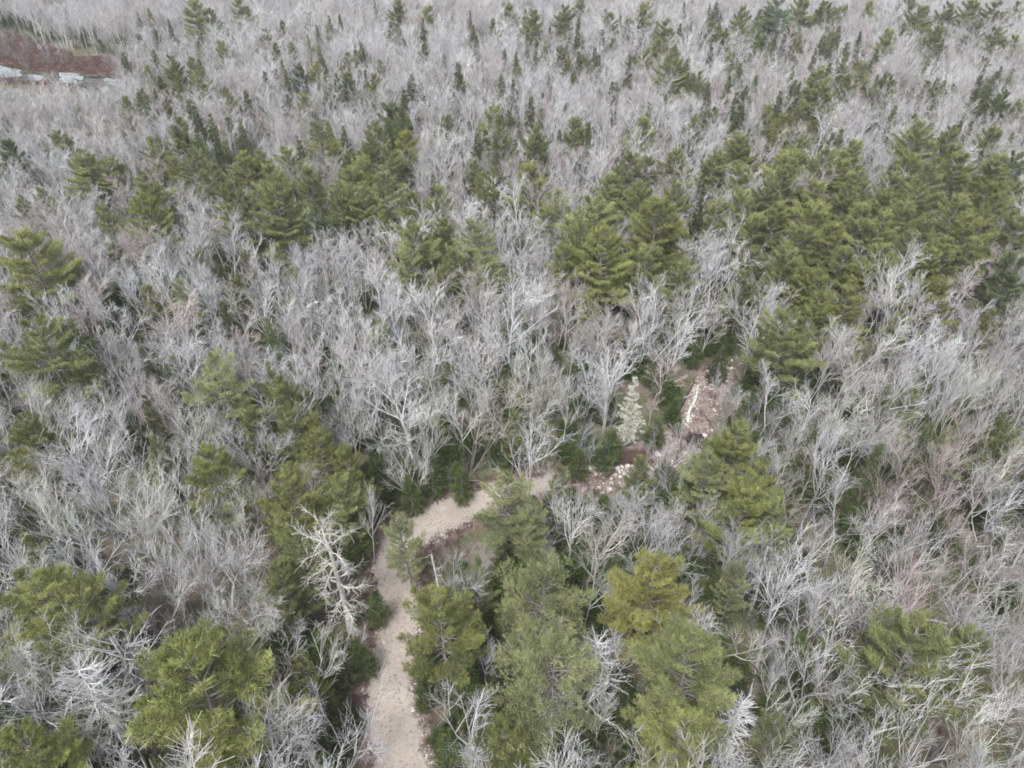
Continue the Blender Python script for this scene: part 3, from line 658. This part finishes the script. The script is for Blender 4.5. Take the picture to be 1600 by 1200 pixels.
HAND = [(655, 755, 13.5, 'forked', 1.35, 'tall forked grey tree standing behind the bend of the gravel track'), (645, 797, 6.5, 'fan-shaped', 1.0, 'small fan-shaped pale tree on the outer edge of the track bend'),
        (1164, 563, 12.0, 'forked', 1.0, None), (1062, 560, 9.5, 'spreading', 1.0, None), (947, 714, 9.0, 'slender', .9, 'slim grey tree with bare lower trunk just behind the boulder row'), (1045, 768, 8.0, 'multi-stemmed', 1.1, None),
        (918, 732, 4.5, 'fan-shaped', 1.0, None), (440, 1195, 9.0, 'spreading', 1.0, None), (505, 1215, 9, 'slender', 1.1, None), (1365, 1165, 10, 'multi-stemmed', 1.2, None), (1455, 1185, 9.5, 'forked', 1.1, None), (1580, 1190, 10, 'multi-stemmed', 1.1, None),
        (705, 1130, 5.5, 'spreading', 1.0, None), (740, 990, 5.0, 'slender', 1.0, None), (880, 850, 8.0, 'multi-stemmed', 1.1, None), (1075, 890, 9, 'multi-stemmed', 1.0, None), (965, 880, 7, 'spreading', 1.1, None),
        (585, 880, 8.5, 'slender', .7, None), (335, 850, 10, 'multi-stemmed', 1.0, None), (165, 800, 11, 'multi-stemmed', 1.0, None), (290, 880, 9, 'forked', 1, None), (365, 960, 10, 'forked', 1.1, None), (555, 1040, 4.5, 'fan-shaped', 1, None),
        (1350, 720, 11, 'spreading', 1.2, None), (1300, 640, 12, 'forked', 1.1, None), (1380, 560, 12, 'multi-stemmed', 1.1, None), (1128, 668, 6.5, 'multi-stemmed', .9, None), (1112, 640, 5.0, 'slender', .9, None), (1012, 752, 5.5, 'fan-shaped', 1, None), (1165, 610, 9, 'spreading', 1, None)]
for px, py, h, look, wide, lab in HAND:
    x, y = at(px, py); tn, c = ('pale', (1.1, 1.09, 1.07)); put_bare(x, y, h, look, tn, c, wide, False, lab)
x, y = at(840, 722); put_bare(x, y, 8.5, 'spreading', 'pale', (.82, .82, .82), .8, True, 'pale lichen-covered bare tree left of the boulder row, its lower trunk showing')
x, y = at(1300, 735); put_bare(x, y, 8.0, 'spreading', 'lichened', (.95, .95, .95), 1.0, True, 'creamy lichened bare tree in the grey right-hand thicket')
x, y = at(1310, 1000); put_bare(x, y, 8.0, 'spreading', 'lichened', (.9, .9, .92), 1.0, True, 'creamy lichened bare tree up-slope of the large multi-stemmed grey tree')
x, y = at(170, 1215); put_bare(x, y, 6.0, 'spreading', 'lichened', (1, 1, 1), 1.0, True, 'small cream lichened tree near the bottom left, beside the widest yellow-green pine')

nr = random.Random(11); cand = []
yy = 18.0
while yy < 470:
    step = 3.6 if yy < 110 else (3.8 if yy < 220 else 4.0)
    half = .74 * (yy * math.cos(PITCH) + CAM_H * math.sin(PITCH)) + 16; xx = -half
    while xx < half:
        x, y = xx + nr.uniform(-.48, .48) * step, yy + nr.uniform(-.48, .48) * step; xx += step
        if blocked(x, y, 1.5): continue
        near = min(((x - a) ** 2 + (y - b) ** 2) ** .5 / max(r, 1.2) for a, b, r in PINE_XY)
        if near < .7 or (near < 1.05 and nr.random() < .6): continue
        if any((x - a) ** 2 + (y - b) ** 2 < 2.6 for a, b in BARE_XY[:40]): continue
        h = max(5.0, nr.gauss(8.9, 1.6))
        if covers_pine(x, y, h): continue
        if near < 1.2: h *= .8
        r = h * .22
        if hides(x, y, h, r):
            h *= .45; r *= .5
            if hides(x, y, h, r): continue
        cand.append((axis_dist(x, y, h / 2), x, y, h))
    yy += step
def in_view(x, y, h):
    for z in (0, h * .5, h):
        px, py = project(x, y, z)
        if -20 < px < 1620 and -20 < py < 1220: return True
    return False
cand.sort()
LOOKS = ['slender'] * 3 + ['spreading'] * 3 + ['forked'] * 2 + ['multi-stemmed'] * 3 + ['fan-shaped']
n_ind = 300 - len(BARE_XY); rest = []
for d, x, y, h in cand:
    if n_ind > 0 and in_view(x, y, h):
        look = nr.choice(LOOKS); tn, c = bare_tint(x, y, h, nr); j = nr.uniform(.9, 1.1); c = tuple(v * j for v in c)
        put_bare(x, y, h, look, tn, c, nr.uniform(.85, 1.15)); n_ind -= 1
    else: rest.append((x, y, h))
for _ in range(110):
    px, py = nr.uniform(0, 230), nr.choice((nr.uniform(150, 178), nr.uniform(66, 100), nr.uniform(140, 175))); x, y = at(px, py); rest.append((x, y, nr.uniform(1.8, 4.5)))
# the remaining thousands: one mass, coarser twigs
FAR = []
for look, pars in (('a', dict(first=.40, spread=.42)), ('b', dict(first=.3, spread=.58)), ('c', dict(stems=3, first=.35, spread=.45))):
    for tone, c in (('grey', (1, 1, 1)), ('pale', (1.15, 1.15, 1.12)), ('tan', (.92, .87, .83))):
        mt = bark('hardwood_bark_' + tone, tuple(.43 * v for v in (c[0] * .985, c[1], c[2] * 1.045)), tuple(.56 * v for v in (c[0] * .985, c[1], c[2] * 1.03)), 1.2)
        for s in range(2):
            n1 = 5 if 'stems' in pars else 9
            FAR.append(merged_mesh('bare_tree', bare_shape(300 + len(FAR), 10.0, n1=n1, n2=5, n3=7, rmin=.0112, r0=.12, twig=.9, **pars), mt, mt))
mp = bark('hardwood_bark_pinkish', (.43, .37, .375), (.51, .44, .44), 1.2)
for s in range(3): FAR.append(merged_mesh('bare_tree', bare_shape(340 + s, 9.0, n1=10, n2=5, n3=8, rmin=.0112, r0=.10, first=.25, spread=.55), mp, mp))
P, S_, I_ = [], [], []
for x, y, h in rest:
    tn, c = bare_tint(x, y, h, nr); i = nr.randrange(18, 21) if tn == 'pinkish' else nr.randrange(18)
    s = h / 10; w = s * nr.uniform(.9, 1.25); P.append((x, y, 0)); S_.append((w, w, s)); I_.append(i)
scatter('hardwood_forest', FAR, P, [nr.uniform(0, 6.28) for _ in P], S_, I_, 'mass of leafless grey hardwoods filling the forest far from the track', [(nr.gauss(0, .05), nr.gauss(0, .05)) for _ in P], 'bare_tree')

# ------------------------------------------------------------------ understorey: young firs one by one near, the rest as one mass; brush
more = []
for _ in range(15000):
    y = 20 + 420 * nr.random() ** 1.25; half = .74 * (y * math.cos(PITCH) + CAM_H * math.sin(PITCH)) + 12; x = nr.uniform(-half, half)
    if blocked(x, y, 1.2): continue
    k = math.sin(x * .09 + 1.3 * math.sin(y * .05)) + math.sin(y * .11 + x * .03)
    if nr.random() > .55 + .32 * k: continue
    h = nr.uniform(1.3, 4.6); w = h * nr.uniform(.7, 1.05)
    if hides(x, y, h, w / 2): continue
    more.append((axis_dist(x, y, 1), x, y, h, w))
more.sort(); n_f = 235 - len(FIR_XY) + 50; fr = []
for d, x, y, h, w in more:
    if n_f > 0 and in_view(x, y, h):
        j = nr.uniform(.6, 1.3); put_fir(x, y, w, h, (j, j * nr.uniform(.95, 1.05), j * nr.uniform(.75, 1.2))); n_f -= 1
    else: fr.append((x, y, h, w))
FIR_FAR = [c for (_t, c, _h, _r) in FIR]
scatter('young_fir_thicket', FIR_FAR, [(x, y, 0) for x, y, h, w in fr], [nr.uniform(0, 6.28) for _ in fr], [(w / 2.9, w / 2.9, h / 4) for x, y, h, w in fr], [nr.randrange(4) for _ in fr], 'young dark firs growing below the grey hardwoods far back', None, 'fir_tree')
GREYB = [mesh_np('brush', *brush_shape(400 + s, 2.2, 9, .9, .011), M['sapling']) for s in range(4)]
REDB = [mesh_np('brush', *brush_shape(410 + s, .9, 12, .9, .010), M['brush']) for s in range(3)]
P, S_, I_ = [], [], []
for _ in range(9500):
    y = 18 + 380 * nr.random() ** 1.3; half = .74 * (y * math.cos(PITCH) + CAM_H * math.sin(PITCH)) + 10; x = nr.uniform(-half, half)
    if blocked(x, y, .9) or hides(x, y, 1.2, .5): continue
    s = nr.uniform(.5, 1.4); P.append((x, y, 0)); S_.append((s, s, s)); I_.append(nr.randrange(7) if nr.random() < .5 else nr.randrange(4))
scatter('undergrowth', GREYB + REDB, P, [nr.uniform(0, 6.28) for _ in P], S_, I_, 'grey and red-brown brush under the trees', None, 'brush')
# red-brown brush along the track's banks and behind the boulders
P, S_ = [], []
for _ in range(1500):
    i = nr.randrange(len(trk)); a = nr.uniform(0, 6.28); d = trk[i, 2] + nr.uniform(-.1, 2.4); x, y = trk[i, 0] + math.cos(a) * d, trk[i, 1] + math.sin(a) * d
    if track_gap(x, y) < -.12: continue
    s = nr.uniform(.3, .9); P.append((x, y, 0)); S_.append((s, s, s * .8))
while len(P) < 1500 + 0 and len(P) < 1600:
    px, py = nr.uniform(880, 1010), nr.uniform(712, 726); x, y = at(px, py); s = nr.uniform(.5, 1.0); P.append((x, y, 0)); S_.append((s, s, s))
for x, y, _z in fill(clear_xy, 170):
    s = nr.uniform(.4, 1.0); P.append((x, y, 0)); S_.append((s, s, s))
for _ in range(160):
    px, py = nr.uniform(880, 1020), nr.uniform(708, 724); x, y = at(px, py); s = nr.uniform(.6, 1.1); P.append((x, y, 0)); S_.append((s, s, s))
scatter('bank_brush', REDB, P, [nr.uniform(0, 6.28) for _ in P], S_, [nr.randrange(3) for _ in P], 'low red-brown brush along the track banks and behind the boulders', None, 'brush')
# bog plants
HEA = [mesh_np('heath_tuft', *tuft_shape(430 + s, .38, 60, 1.0, .10)[:2], M['heath']) for s in range(3)]
SED = [mesh_np('sedge_tuft', *tuft_shape(440 + s, .4, 60, .8, .09)[:2], M['sedge']) for s in range(3)]
hp = [p for p in fill(bog_xy, 3600, pond_xy) if not in_poly(p[0], p[1], sed_xy)]
scatter('bog_heath', HEA, hp, [nr.uniform(0, 6.28) for _ in hp], [(nr.uniform(.7, 1.5),) * 3 for _ in hp], [nr.randrange(3) for _ in hp], 'reddish brown heath covering the open bog', None, 'heath')
bb = fill(bog_xy, 420, pond_xy)
scatter('bog_brush', REDB + GREYB, bb, [nr.uniform(0, 6.28) for _ in bb], [(nr.uniform(.6, 1.9),) * 3 for _ in bb], [nr.randrange(7) for _ in bb], 'clumps of low red-brown and grey brush standing over the open bog', None, 'brush')
hp2 = fill(bog_xy, 700, pond_xy)
scatter('bog_grass', SED, hp2, [nr.uniform(0, 6.28) for _ in hp2], [(nr.uniform(.5, 1.2),) * 3 for _ in hp2], [nr.randrange(3) for _ in hp2], 'pale grass tufts mixed through the bog heath', None, 'grass')
sp = fill(sed_xy, 1500, pond_xy) + fill(pond_xy, 110)
scatter('bog_sedge', SED, sp, [nr.uniform(0, 6.28) for _ in sp], [(nr.uniform(.7, 1.4),) * 3 for _ in sp], [nr.randrange(3) for _ in sp], 'yellowish sedge along the near shore of the bog pond', None, 'sedge')

# ------------------------------------------------------------------ the bleached snag and other single dead trees
def limb(rng_, p, d, L, r, ns=6, bend=.22, lift=.0):
    pts = [np.array(p, float)]; d = np.array(d, float)
    for _ in range(ns):
        d = d + rng_.normal(0, bend, 3) + np.array([0, 0, lift]); d = d / np.linalg.norm(d); pts.append(pts[-1] + d * L / ns)
    return np.array(pts), np.linspace(r, max(.012, r * .2), ns + 1)
def snag():
    g = np.random.default_rng(77); bx, by = at(548, 985); H = 14.5
    t = empty('dead_tree', (bx, by, 0)); tag(t, 'bleached white dead snag with crooked bare limbs on the left side of the gravel track', 'dead tree')
    tx, ty = at(502, 822, H); top = np.array([tx - bx, ty - by, H])
    K = np.array([[0, 0, -.2], [.05, .1, 2.5], [-.1, .2, 5.5], [top[0] * .35, top[1] * .3 + .1, 8.5], [top[0] * .65 + .1, top[1] * .6, 11.2], top * [.9, .9, 1] * [1, 1, .93], top])
    tp = smooth_path(np.column_stack([K, [.38, .30, .25, .20, .15, .09, .03]]), 4)
    part('trunk', mesh_np('snag_trunk', *path_tube(tp[:, :3], tp[:, 3], 9), M['dead'], None, True), t)
    for k in range(36):
        f = .20 + .78 * (k / 36) ** .9; i = int(f * (len(tp) - 1)); p = tp[i, :3]; az = k * 2.4 + g.normal(0, .3); el = -.35 + .8 * f + g.normal(0, .15)
        L = (5.0 - 3.2 * f) * g.uniform(.5, 1.25); r = tp[i, 3] * .28 + .012
        pts, rr = limb(g, p, (math.cos(az) * math.cos(el), math.sin(az) * math.cos(el), math.sin(el)), L, r, 9, .20, .015)
        ch = [path_tube(pts, rr, 5)]
        for q in range(int(L * 9) + 4):
            j = g.integers(2, len(pts)); d = norm((pts[j] - pts[j - 1])[None])[0] + g.normal(0, .6, 3); p2, r2 = limb(g, pts[j], d / np.linalg.norm(d), L * g.uniform(.15, .42), rr[j] * .65, 4, .25); ch.append(path_tube(p2, r2, 4))
        part('branch', mesh_np('snag_branch', *join_np(ch)[:2], M['dead'], None, True), t)
snag()
def stub(px, py, h, lean, label, seed, r=.13, mat='dead', nb=5):
    g = np.random.default_rng(seed); x, y = at(px, py); t = empty('dead_tree', (x, y, 0)); tag(t, label, 'dead tree')
    pts, rr = limb(g, (0, 0, -.1), lean, h, r, 8, .03); rr = np.linspace(r, r * .55, len(pts)); part('trunk', mesh_np('stub_trunk', *path_tube(pts, rr, 7), M[mat], None, True), t)
    for k in range(nb):
        j = g.integers(3, len(pts)); az = g.uniform(0, 6.28); p2, r2 = limb(g, pts[j], (math.cos(az), math.sin(az), .4), g.uniform(.4, 1.3), rr[j] * .45, 4, .2); part('branch', mesh_np('stub_branch', *path_tube(p2, r2, 4), M[mat]), t)
stub(687, 928, 5.6, (-.05, .02, 1), 'broken pale birch trunk leaning over the right edge of the track', 1, .15)
stub(1170, 960, 9.0, (.1, .05, 1), 'grey limbless trunk below the golden pine by the clearing', 2, .16, 'trunk')
stub(222, 1075, 9.0, (.0, .03, 1), 'straight grey limbless trunk between the two big yellow-green pines at left', 3, .18, 'trunk')
stub(843, 735, 2.2, (-.25, .05, 1), 'short white broken stump left of the boulder row', 4, .10, 'dead', 2)
stub(1415, 720, 4.5, (.1, .0, 1), 'thin dark grey stub among the bare trees at right', 5, .12, 'trunk', 2)
def fallen_birch():
    bx, by = at(1074, 664); ex, ey = at(1089, 607)
    t = empty('fallen_tree', (bx, by, 0)); tag(t, 'pale fallen tree trunk lying along the left edge of the dirt clearing', 'fallen tree')
    K = np.array([(0, 0, .25, .20), ((ex - bx) * .3 - .2, (ey - by) * .3, .3, .19), ((ex - bx) * .65 + .2, (ey - by) * .65, .42, .16), (ex - bx, ey - by, .55, .11)]); p = smooth_path(K, 6)
    part('trunk', mesh_np('fallen_trunk', *path_tube(p[:, :3], p[:, 3], 8), M['dead'], None, True), t); g = np.random.default_rng(9)
    for k in range(7):
        j = g.integers(9, len(p)); p2, r2 = limb(g, p[j, :3], (g.normal(), g.normal() + .6, .4), g.uniform(.7, 1.8), .05, 5, .2); part('branch', mesh_np('fallen_branch', *path_tube(p2, r2, 4), M['dead']), t)
fallen_birch()
DEADC = [tree_meshes('dead_conifer', dead_conifer_shape(500 + s), M['trunk'], M['twig']) for s in range(2)]
for px, py, w, lab in ((120, 1042, 150, 'grey dead pine with limbs radiating like spokes, left of the widest yellow-green pine'), (935, 1000, 110, 'grey dead pine tangled right of the pale feathery pine'), (1160, 1095, 95, 'grey dead pine with drooping limbs right of the large fresh-green pine'), (30, 1010, 90, 'grey dead pine under the big olive pine on the left edge'), (1520, 230, 60, 'grey leafless dead pine in the dense belt at right')):
    x, y, wm, h = fit(px, py, w, lambda m: max(7, min(13, 4 + 1.2 * m))); tm, cm = rng.choice(DEADC)
    t = empty('dead_tree', (x, y, 0), rng.uniform(0, 6), (wm / 5.2, wm / 5.2, h / 11)); tag(t, lab, 'dead tree'); part('trunk', tm, t); part('crown', cm, t)
# lichen-hung conifers
LICH = [(*tree_meshes('lichen_tree', ((a, b), c), M['trunk'], M['lichen']),) for (a, b), c in (spruce_shape(520 + s, 9.0, 1.9, .12, 6, .42, 10, .30, .026, .2, .28, .85) for s in range(3))]
for px, py, w, h, lab in ((994, 588, 56, 10.5, 'cream-white lichen-hung dead fir standing at the near end of the boulder row'), (193, 975, 26, 7, 'narrow cream lichened dead fir right of the big olive pine'), (1066, 370, 26, 9, 'small cream lichened dead fir behind the belt pines above the clearing'), (1292, 92, 22, 10, 'pale grey dead spruce beside the tall pine by the grey gap'), (742, 990, 18, 4, 'little pale grey dead fir right of the round pale pine'), (1125, 1000, 34, 7, 'pale yellowish lichened fir right of the large fresh-green pine'), (775, 335, 16, 10, 'thin whitish dead fir right of the wide pale pine'), (1252, 45, 12, 9, 'tiny cream-white dead spruce in the far trees at upper right')):
    x, y = at(px, py, h); wm = w * axis_dist(x, y, h * .6) / FPX; tm, cm = rng.choice(LICH)
    t = empty('dead_tree', (x, y, 0), rng.uniform(0, 6), (wm / 3.8, wm / 3.8, h / 9)); tag(t, lab, 'dead tree'); part('trunk', tm, t); part('crown', cm, t, (1.4, 1.4, 1.35) if w > 40 else None)
# fallen logs
for k, (px, py, L, az, lab) in enumerate(((700, 762, 5.0, .15, 'long grey fallen log on the bank above the track bend'), (722, 752, 4.0, -.2, 'second grey log lying behind the long one above the bend'), (256, 850, 6.0, 2.0, 'thin pale fallen trunk under the yellow pine with a brown top'), (270, 870, 5.0, 1.9, 'thin grey fallen trunk beside the pale one at left'), (765, 545, 5.0, .6, 'pale leaning log in the grove behind the bend'), (1245, 1105, 4.5, .1, 'pale fallen log on red-brown ground at lower right'))):
    g = np.random.default_rng(600 + k); x, y = at(px, py); pts, rr = limb(g, (-math.cos(az) * L / 2, -math.sin(az) * L / 2, .2), (math.cos(az), math.sin(az), .03), L, .13, 6, .03)
    o = bpy.data.objects.new('fallen_log', mesh_np('fallen_log', *path_tube(pts, np.maximum(rr, .06), 7), M['trunk'], None, True)); link(o); o.location = (x, y, 0); tag(o, lab, 'log')

lr = random.Random(31); LOGM = []
for k in range(4):
    pts, rr = limb(np.random.default_rng(640 + k), (-3, 0, .18), (1, 0, .02), 6.0, .14, 6, .04); LOGM.append(mesh_np('fallen_log', *path_tube(pts, np.maximum(rr, .05), 7), M['trunk'], None, True))
n_log = 0
while n_log < 32:
    x, y = at(lr.uniform(20, 1580), lr.uniform(560, 1190))
    if blocked(x, y, 3.2): continue
    o = bpy.data.objects.new('fallen_log', LOGM[n_log % 4]); link(o); o.location = (x, y, lr.uniform(0, .3)); q = lr.uniform(.6, 1.2); o.scale = (q, q, q); o.rotation_euler = (0, lr.gauss(0, .06), lr.uniform(0, 6.28)); tag(o, None, 'log', 'fallen logs on the forest floor'); j = lr.uniform(.7, 1.4); o.color = (j, j, j, 1)
    label_later(o, ('long' if q > .9 else 'short') + ' grey fallen log', 'log', x, y); n_log += 1
# ------------------------------------------------------------------ rocks
def rock_mesh(seed):
    import bmesh
    g = np.random.default_rng(seed); bm = bmesh.new(); bmesh.ops.create_icosphere(bm, subdivisions=2, radius=1)
    pl = [norm(g.normal(0, 1, 3)[None])[0] for _ in range(7)]; dd = g.uniform(.55, .85, 7)
    for v in bm.verts:
        p = np.array(v.co)
        for n_, d_ in zip(pl, dd):
            e = np.dot(p, n_) - d_
            if e > 0: p = p - n_ * e
        v.co = p * [1, .8, .75] + g.normal(0, .02, 3)
    me = bpy.data.meshes.new('boulder'); bm.to_mesh(me); bm.free(); me.materials.append(M['rock']); return me
RK = [rock_mesh(700 + s) for s in range(6)]
def rock(name, x, y, s, lab, cat='boulder', grp=None, c=None, z=0.0):
    o = bpy.data.objects.new(name, rng.choice(RK)); link(o); o.location = (x, y, z + s * .3); o.rotation_euler = (rng.uniform(-.3, .3), rng.uniform(-.3, .3), rng.uniform(0, 6.28)); o.scale = (s, s * rng.uniform(.8, 1.2), s * rng.uniform(.7, .95))
    j = rng.uniform(.85, 1.08) if c is None else c; o.color = (j, j * .985, j * .97, 1); return tag(o, lab, cat, grp)
xs = [924, 933, 941, 950, 957, 964, 972, 980, 987]
for i, px in enumerate(xs):
    x, y = at(px, 734 + rng.uniform(-1.5, 2.5) - (px - 924) * .09); rock('boulder', x, y, rng.uniform(.34, .55) * (1.3 if i < 2 else 1), f'white boulder, {"first second third fourth fifth sixth seventh eighth ninth".split()[i]} from the left in the row below the brown bank', 'boulder', 'boulders of the row beside the clearing', 1.12)
names = ['first', 'second', 'third', 'fourth', 'fifth', 'sixth', 'seventh', 'eighth']
for i, (px, py) in enumerate(((931, 742), (949, 741), (961, 743), (975, 741), (983, 745), (969, 746), (942, 747), (955, 749))):
    x, y = at(px, py); rock('boulder', x, y, rng.uniform(.22, .34), f'small white boulder, {names[sorted((931, 949, 961, 975, 983, 969, 942, 955)).index(px)]} from the left in front of the boulder row', 'boulder', 'stones in front of the boulder row', 1.08)
for px, py, s, lab in ((900, 740, .42, 'rounded white boulder standing apart left of the boulder row'), (955, 757, .42, 'lone pale boulder in front of the row, upper of two'), (954, 765, .38, 'lone pale boulder in front of the row, lower of two'), (937, 764, .25, 'small stone left of the two lone boulders'),
                       (1028, 711, .5, 'pinkish white boulder beside the dead brush left of the puddle'), (1071, 709, .35, 'pale boulder just below the puddle'), (1101, 681, .45, 'pale boulder on the right shore of the puddle'), (1104, 688, .35, 'lower pale boulder on the right shore of the puddle'), (1080, 699, .38, 'wet boulder standing in the puddle'),
                       (1106, 581, .42, 'largest white boulder on the red-brown dirt patch'), (1105, 594, .3, 'small white boulder at the near end of the dirt patch'), (1100, 597, .25, 'small stone beside the near end of the dirt patch'), (1143, 576, .36, 'white boulder on the right side of the dirt patch'), (1136, 588, .26, 'small stone right of middle on the dirt patch'), (1125, 572, .26, 'small stone at the back of the dirt patch'), (1112, 574, .22, 'little stone behind the largest boulder on the dirt patch'),
                       (690, 838, .42, 'big white boulder on the inner edge of the track bend'), (697, 832, .30, 'white boulder beside the big one inside the bend'), (704, 826, .24, 'small stone up-track of the boulders inside the bend'), (680, 842, .25, 'small stone down-track of the boulders inside the bend'), (657, 793, .26, 'white boulder on the outer edge of the bend'), (646, 797, .36, 'white boulder at the foot of the fan-shaped tree'), (681, 788, .24, 'small white stone on the far edge past the bend'),
                       (600, 1004, .34, 'pale boulder on the left edge of the track'), (603, 1012, .24, 'small stone below the pale boulder on the left edge'), (646, 1110, .36, 'grey-white boulder on the right edge of the track'), (653, 1170, .2, 'small white stone right of the track near the bottom'), (666, 1184, .18, 'white stone right of the track, closest to the bottom'), (629, 843, .3, 'pale stone on the left shoulder of the bend')):
    x, y = at(px, py); rock('boulder', x, y, s * .9, lab, 'boulder', 'boulders along the track and clearing')
# loose stones on the track, its shoulders and the clearing: nobody could count them
P, S_ = [], []
for _ in range(2600):
    i = nr.randrange(len(trk) - 1); f = nr.uniform(-1.15, 1.15) if nr.random() < .45 else nr.choice((-1, 1)) * nr.uniform(.88, 1.2)
    d = trk[i + 1, :2] - trk[i, :2]; d = d / np.linalg.norm(d); q = trk[i, :2] + d * nr.uniform(0, .8) + np.array([d[1], -d[0]]) * f * trk[i, 2]; s = nr.uniform(.02, .06) if abs(f) < .88 else nr.uniform(.03, .13); P.append((q[0], q[1], .10 if abs(f) < .85 else .06)); S_.append((s, s, s * .8))
for x, y, _z in fill(clear_xy, 420): s = nr.choice((.05, .06, .08, .1, .14, .2)); P.append((x, y, .06 - s * .35)); S_.append((s, s, s))
for _ in range(190):                                   # pale rubble pushed up along the clearing's left edge
    f = nr.random(); a = np.array(at(1074, 664)); b = np.array(at(1090, 606)); c = np.array(at(1110, 603)); q = (a + (b - a) * f * 1.25) if f < .8 else (b + (c - b) * (f - .8) * 5)
    s = nr.choice((.06, .10, .13, .17, .24)); P.append((q[0] + nr.gauss(0, .28), q[1] + nr.gauss(0, .5), .06 - s * .3)); S_.append((s, s, s))
for _ in range(90):
    px = nr.uniform(905, 1060); x, y = at(px, 742 - (px - 905) * .11 + nr.gauss(0, 3)); s = nr.choice((.08, .12, .16, .2)); P.append((x, y, .05)); S_.append((s, s, s))
scatter('loose_gravel', RK, P, [nr.uniform(0, 6.28) for _ in P], S_, [nr.randrange(6) for _ in P], 'loose stones scattered on the track, its shoulders and the clearing', None, 'stone')

# thin air between the drone and the far trees
hm = bpy.data.materials.new('haze'); hm.use_nodes = True; ht = hm.node_tree; ht.nodes.clear()
pv = ht.nodes.new('ShaderNodeVolumePrincipled'); pv.inputs['Color'].default_value = (.92, .93, 1, 1); pv.inputs['Density'].default_value = .00025
ho = ht.nodes.new('ShaderNodeOutputMaterial'); ht.links.new(pv.outputs[0], ho.inputs['Volume'])
hv = np.array([(x, y, z) for x in (-2600, 2600) for y in (-700, 4600) for z in (-1, 64)], float)
ho_ = bpy.data.objects.new('haze', mesh_np('haze', hv, np.array([[0,1,3,2],[4,6,7,5],[0,4,5,1],[2,3,7,6],[0,2,6,4],[1,5,7,3]]), hm)); link(ho_); ho_['kind'] = 'stuff'

write_labels()
tris = sum(sum(len(p.vertices) - 2 for p in m.polygons) for m in bpy.data.meshes)
print('faces', tris, 'bare candidates', len(cand), 'pines', len(PINE_XY), 'firs', len(FIR_XY), 'objects', len(SC.objects))
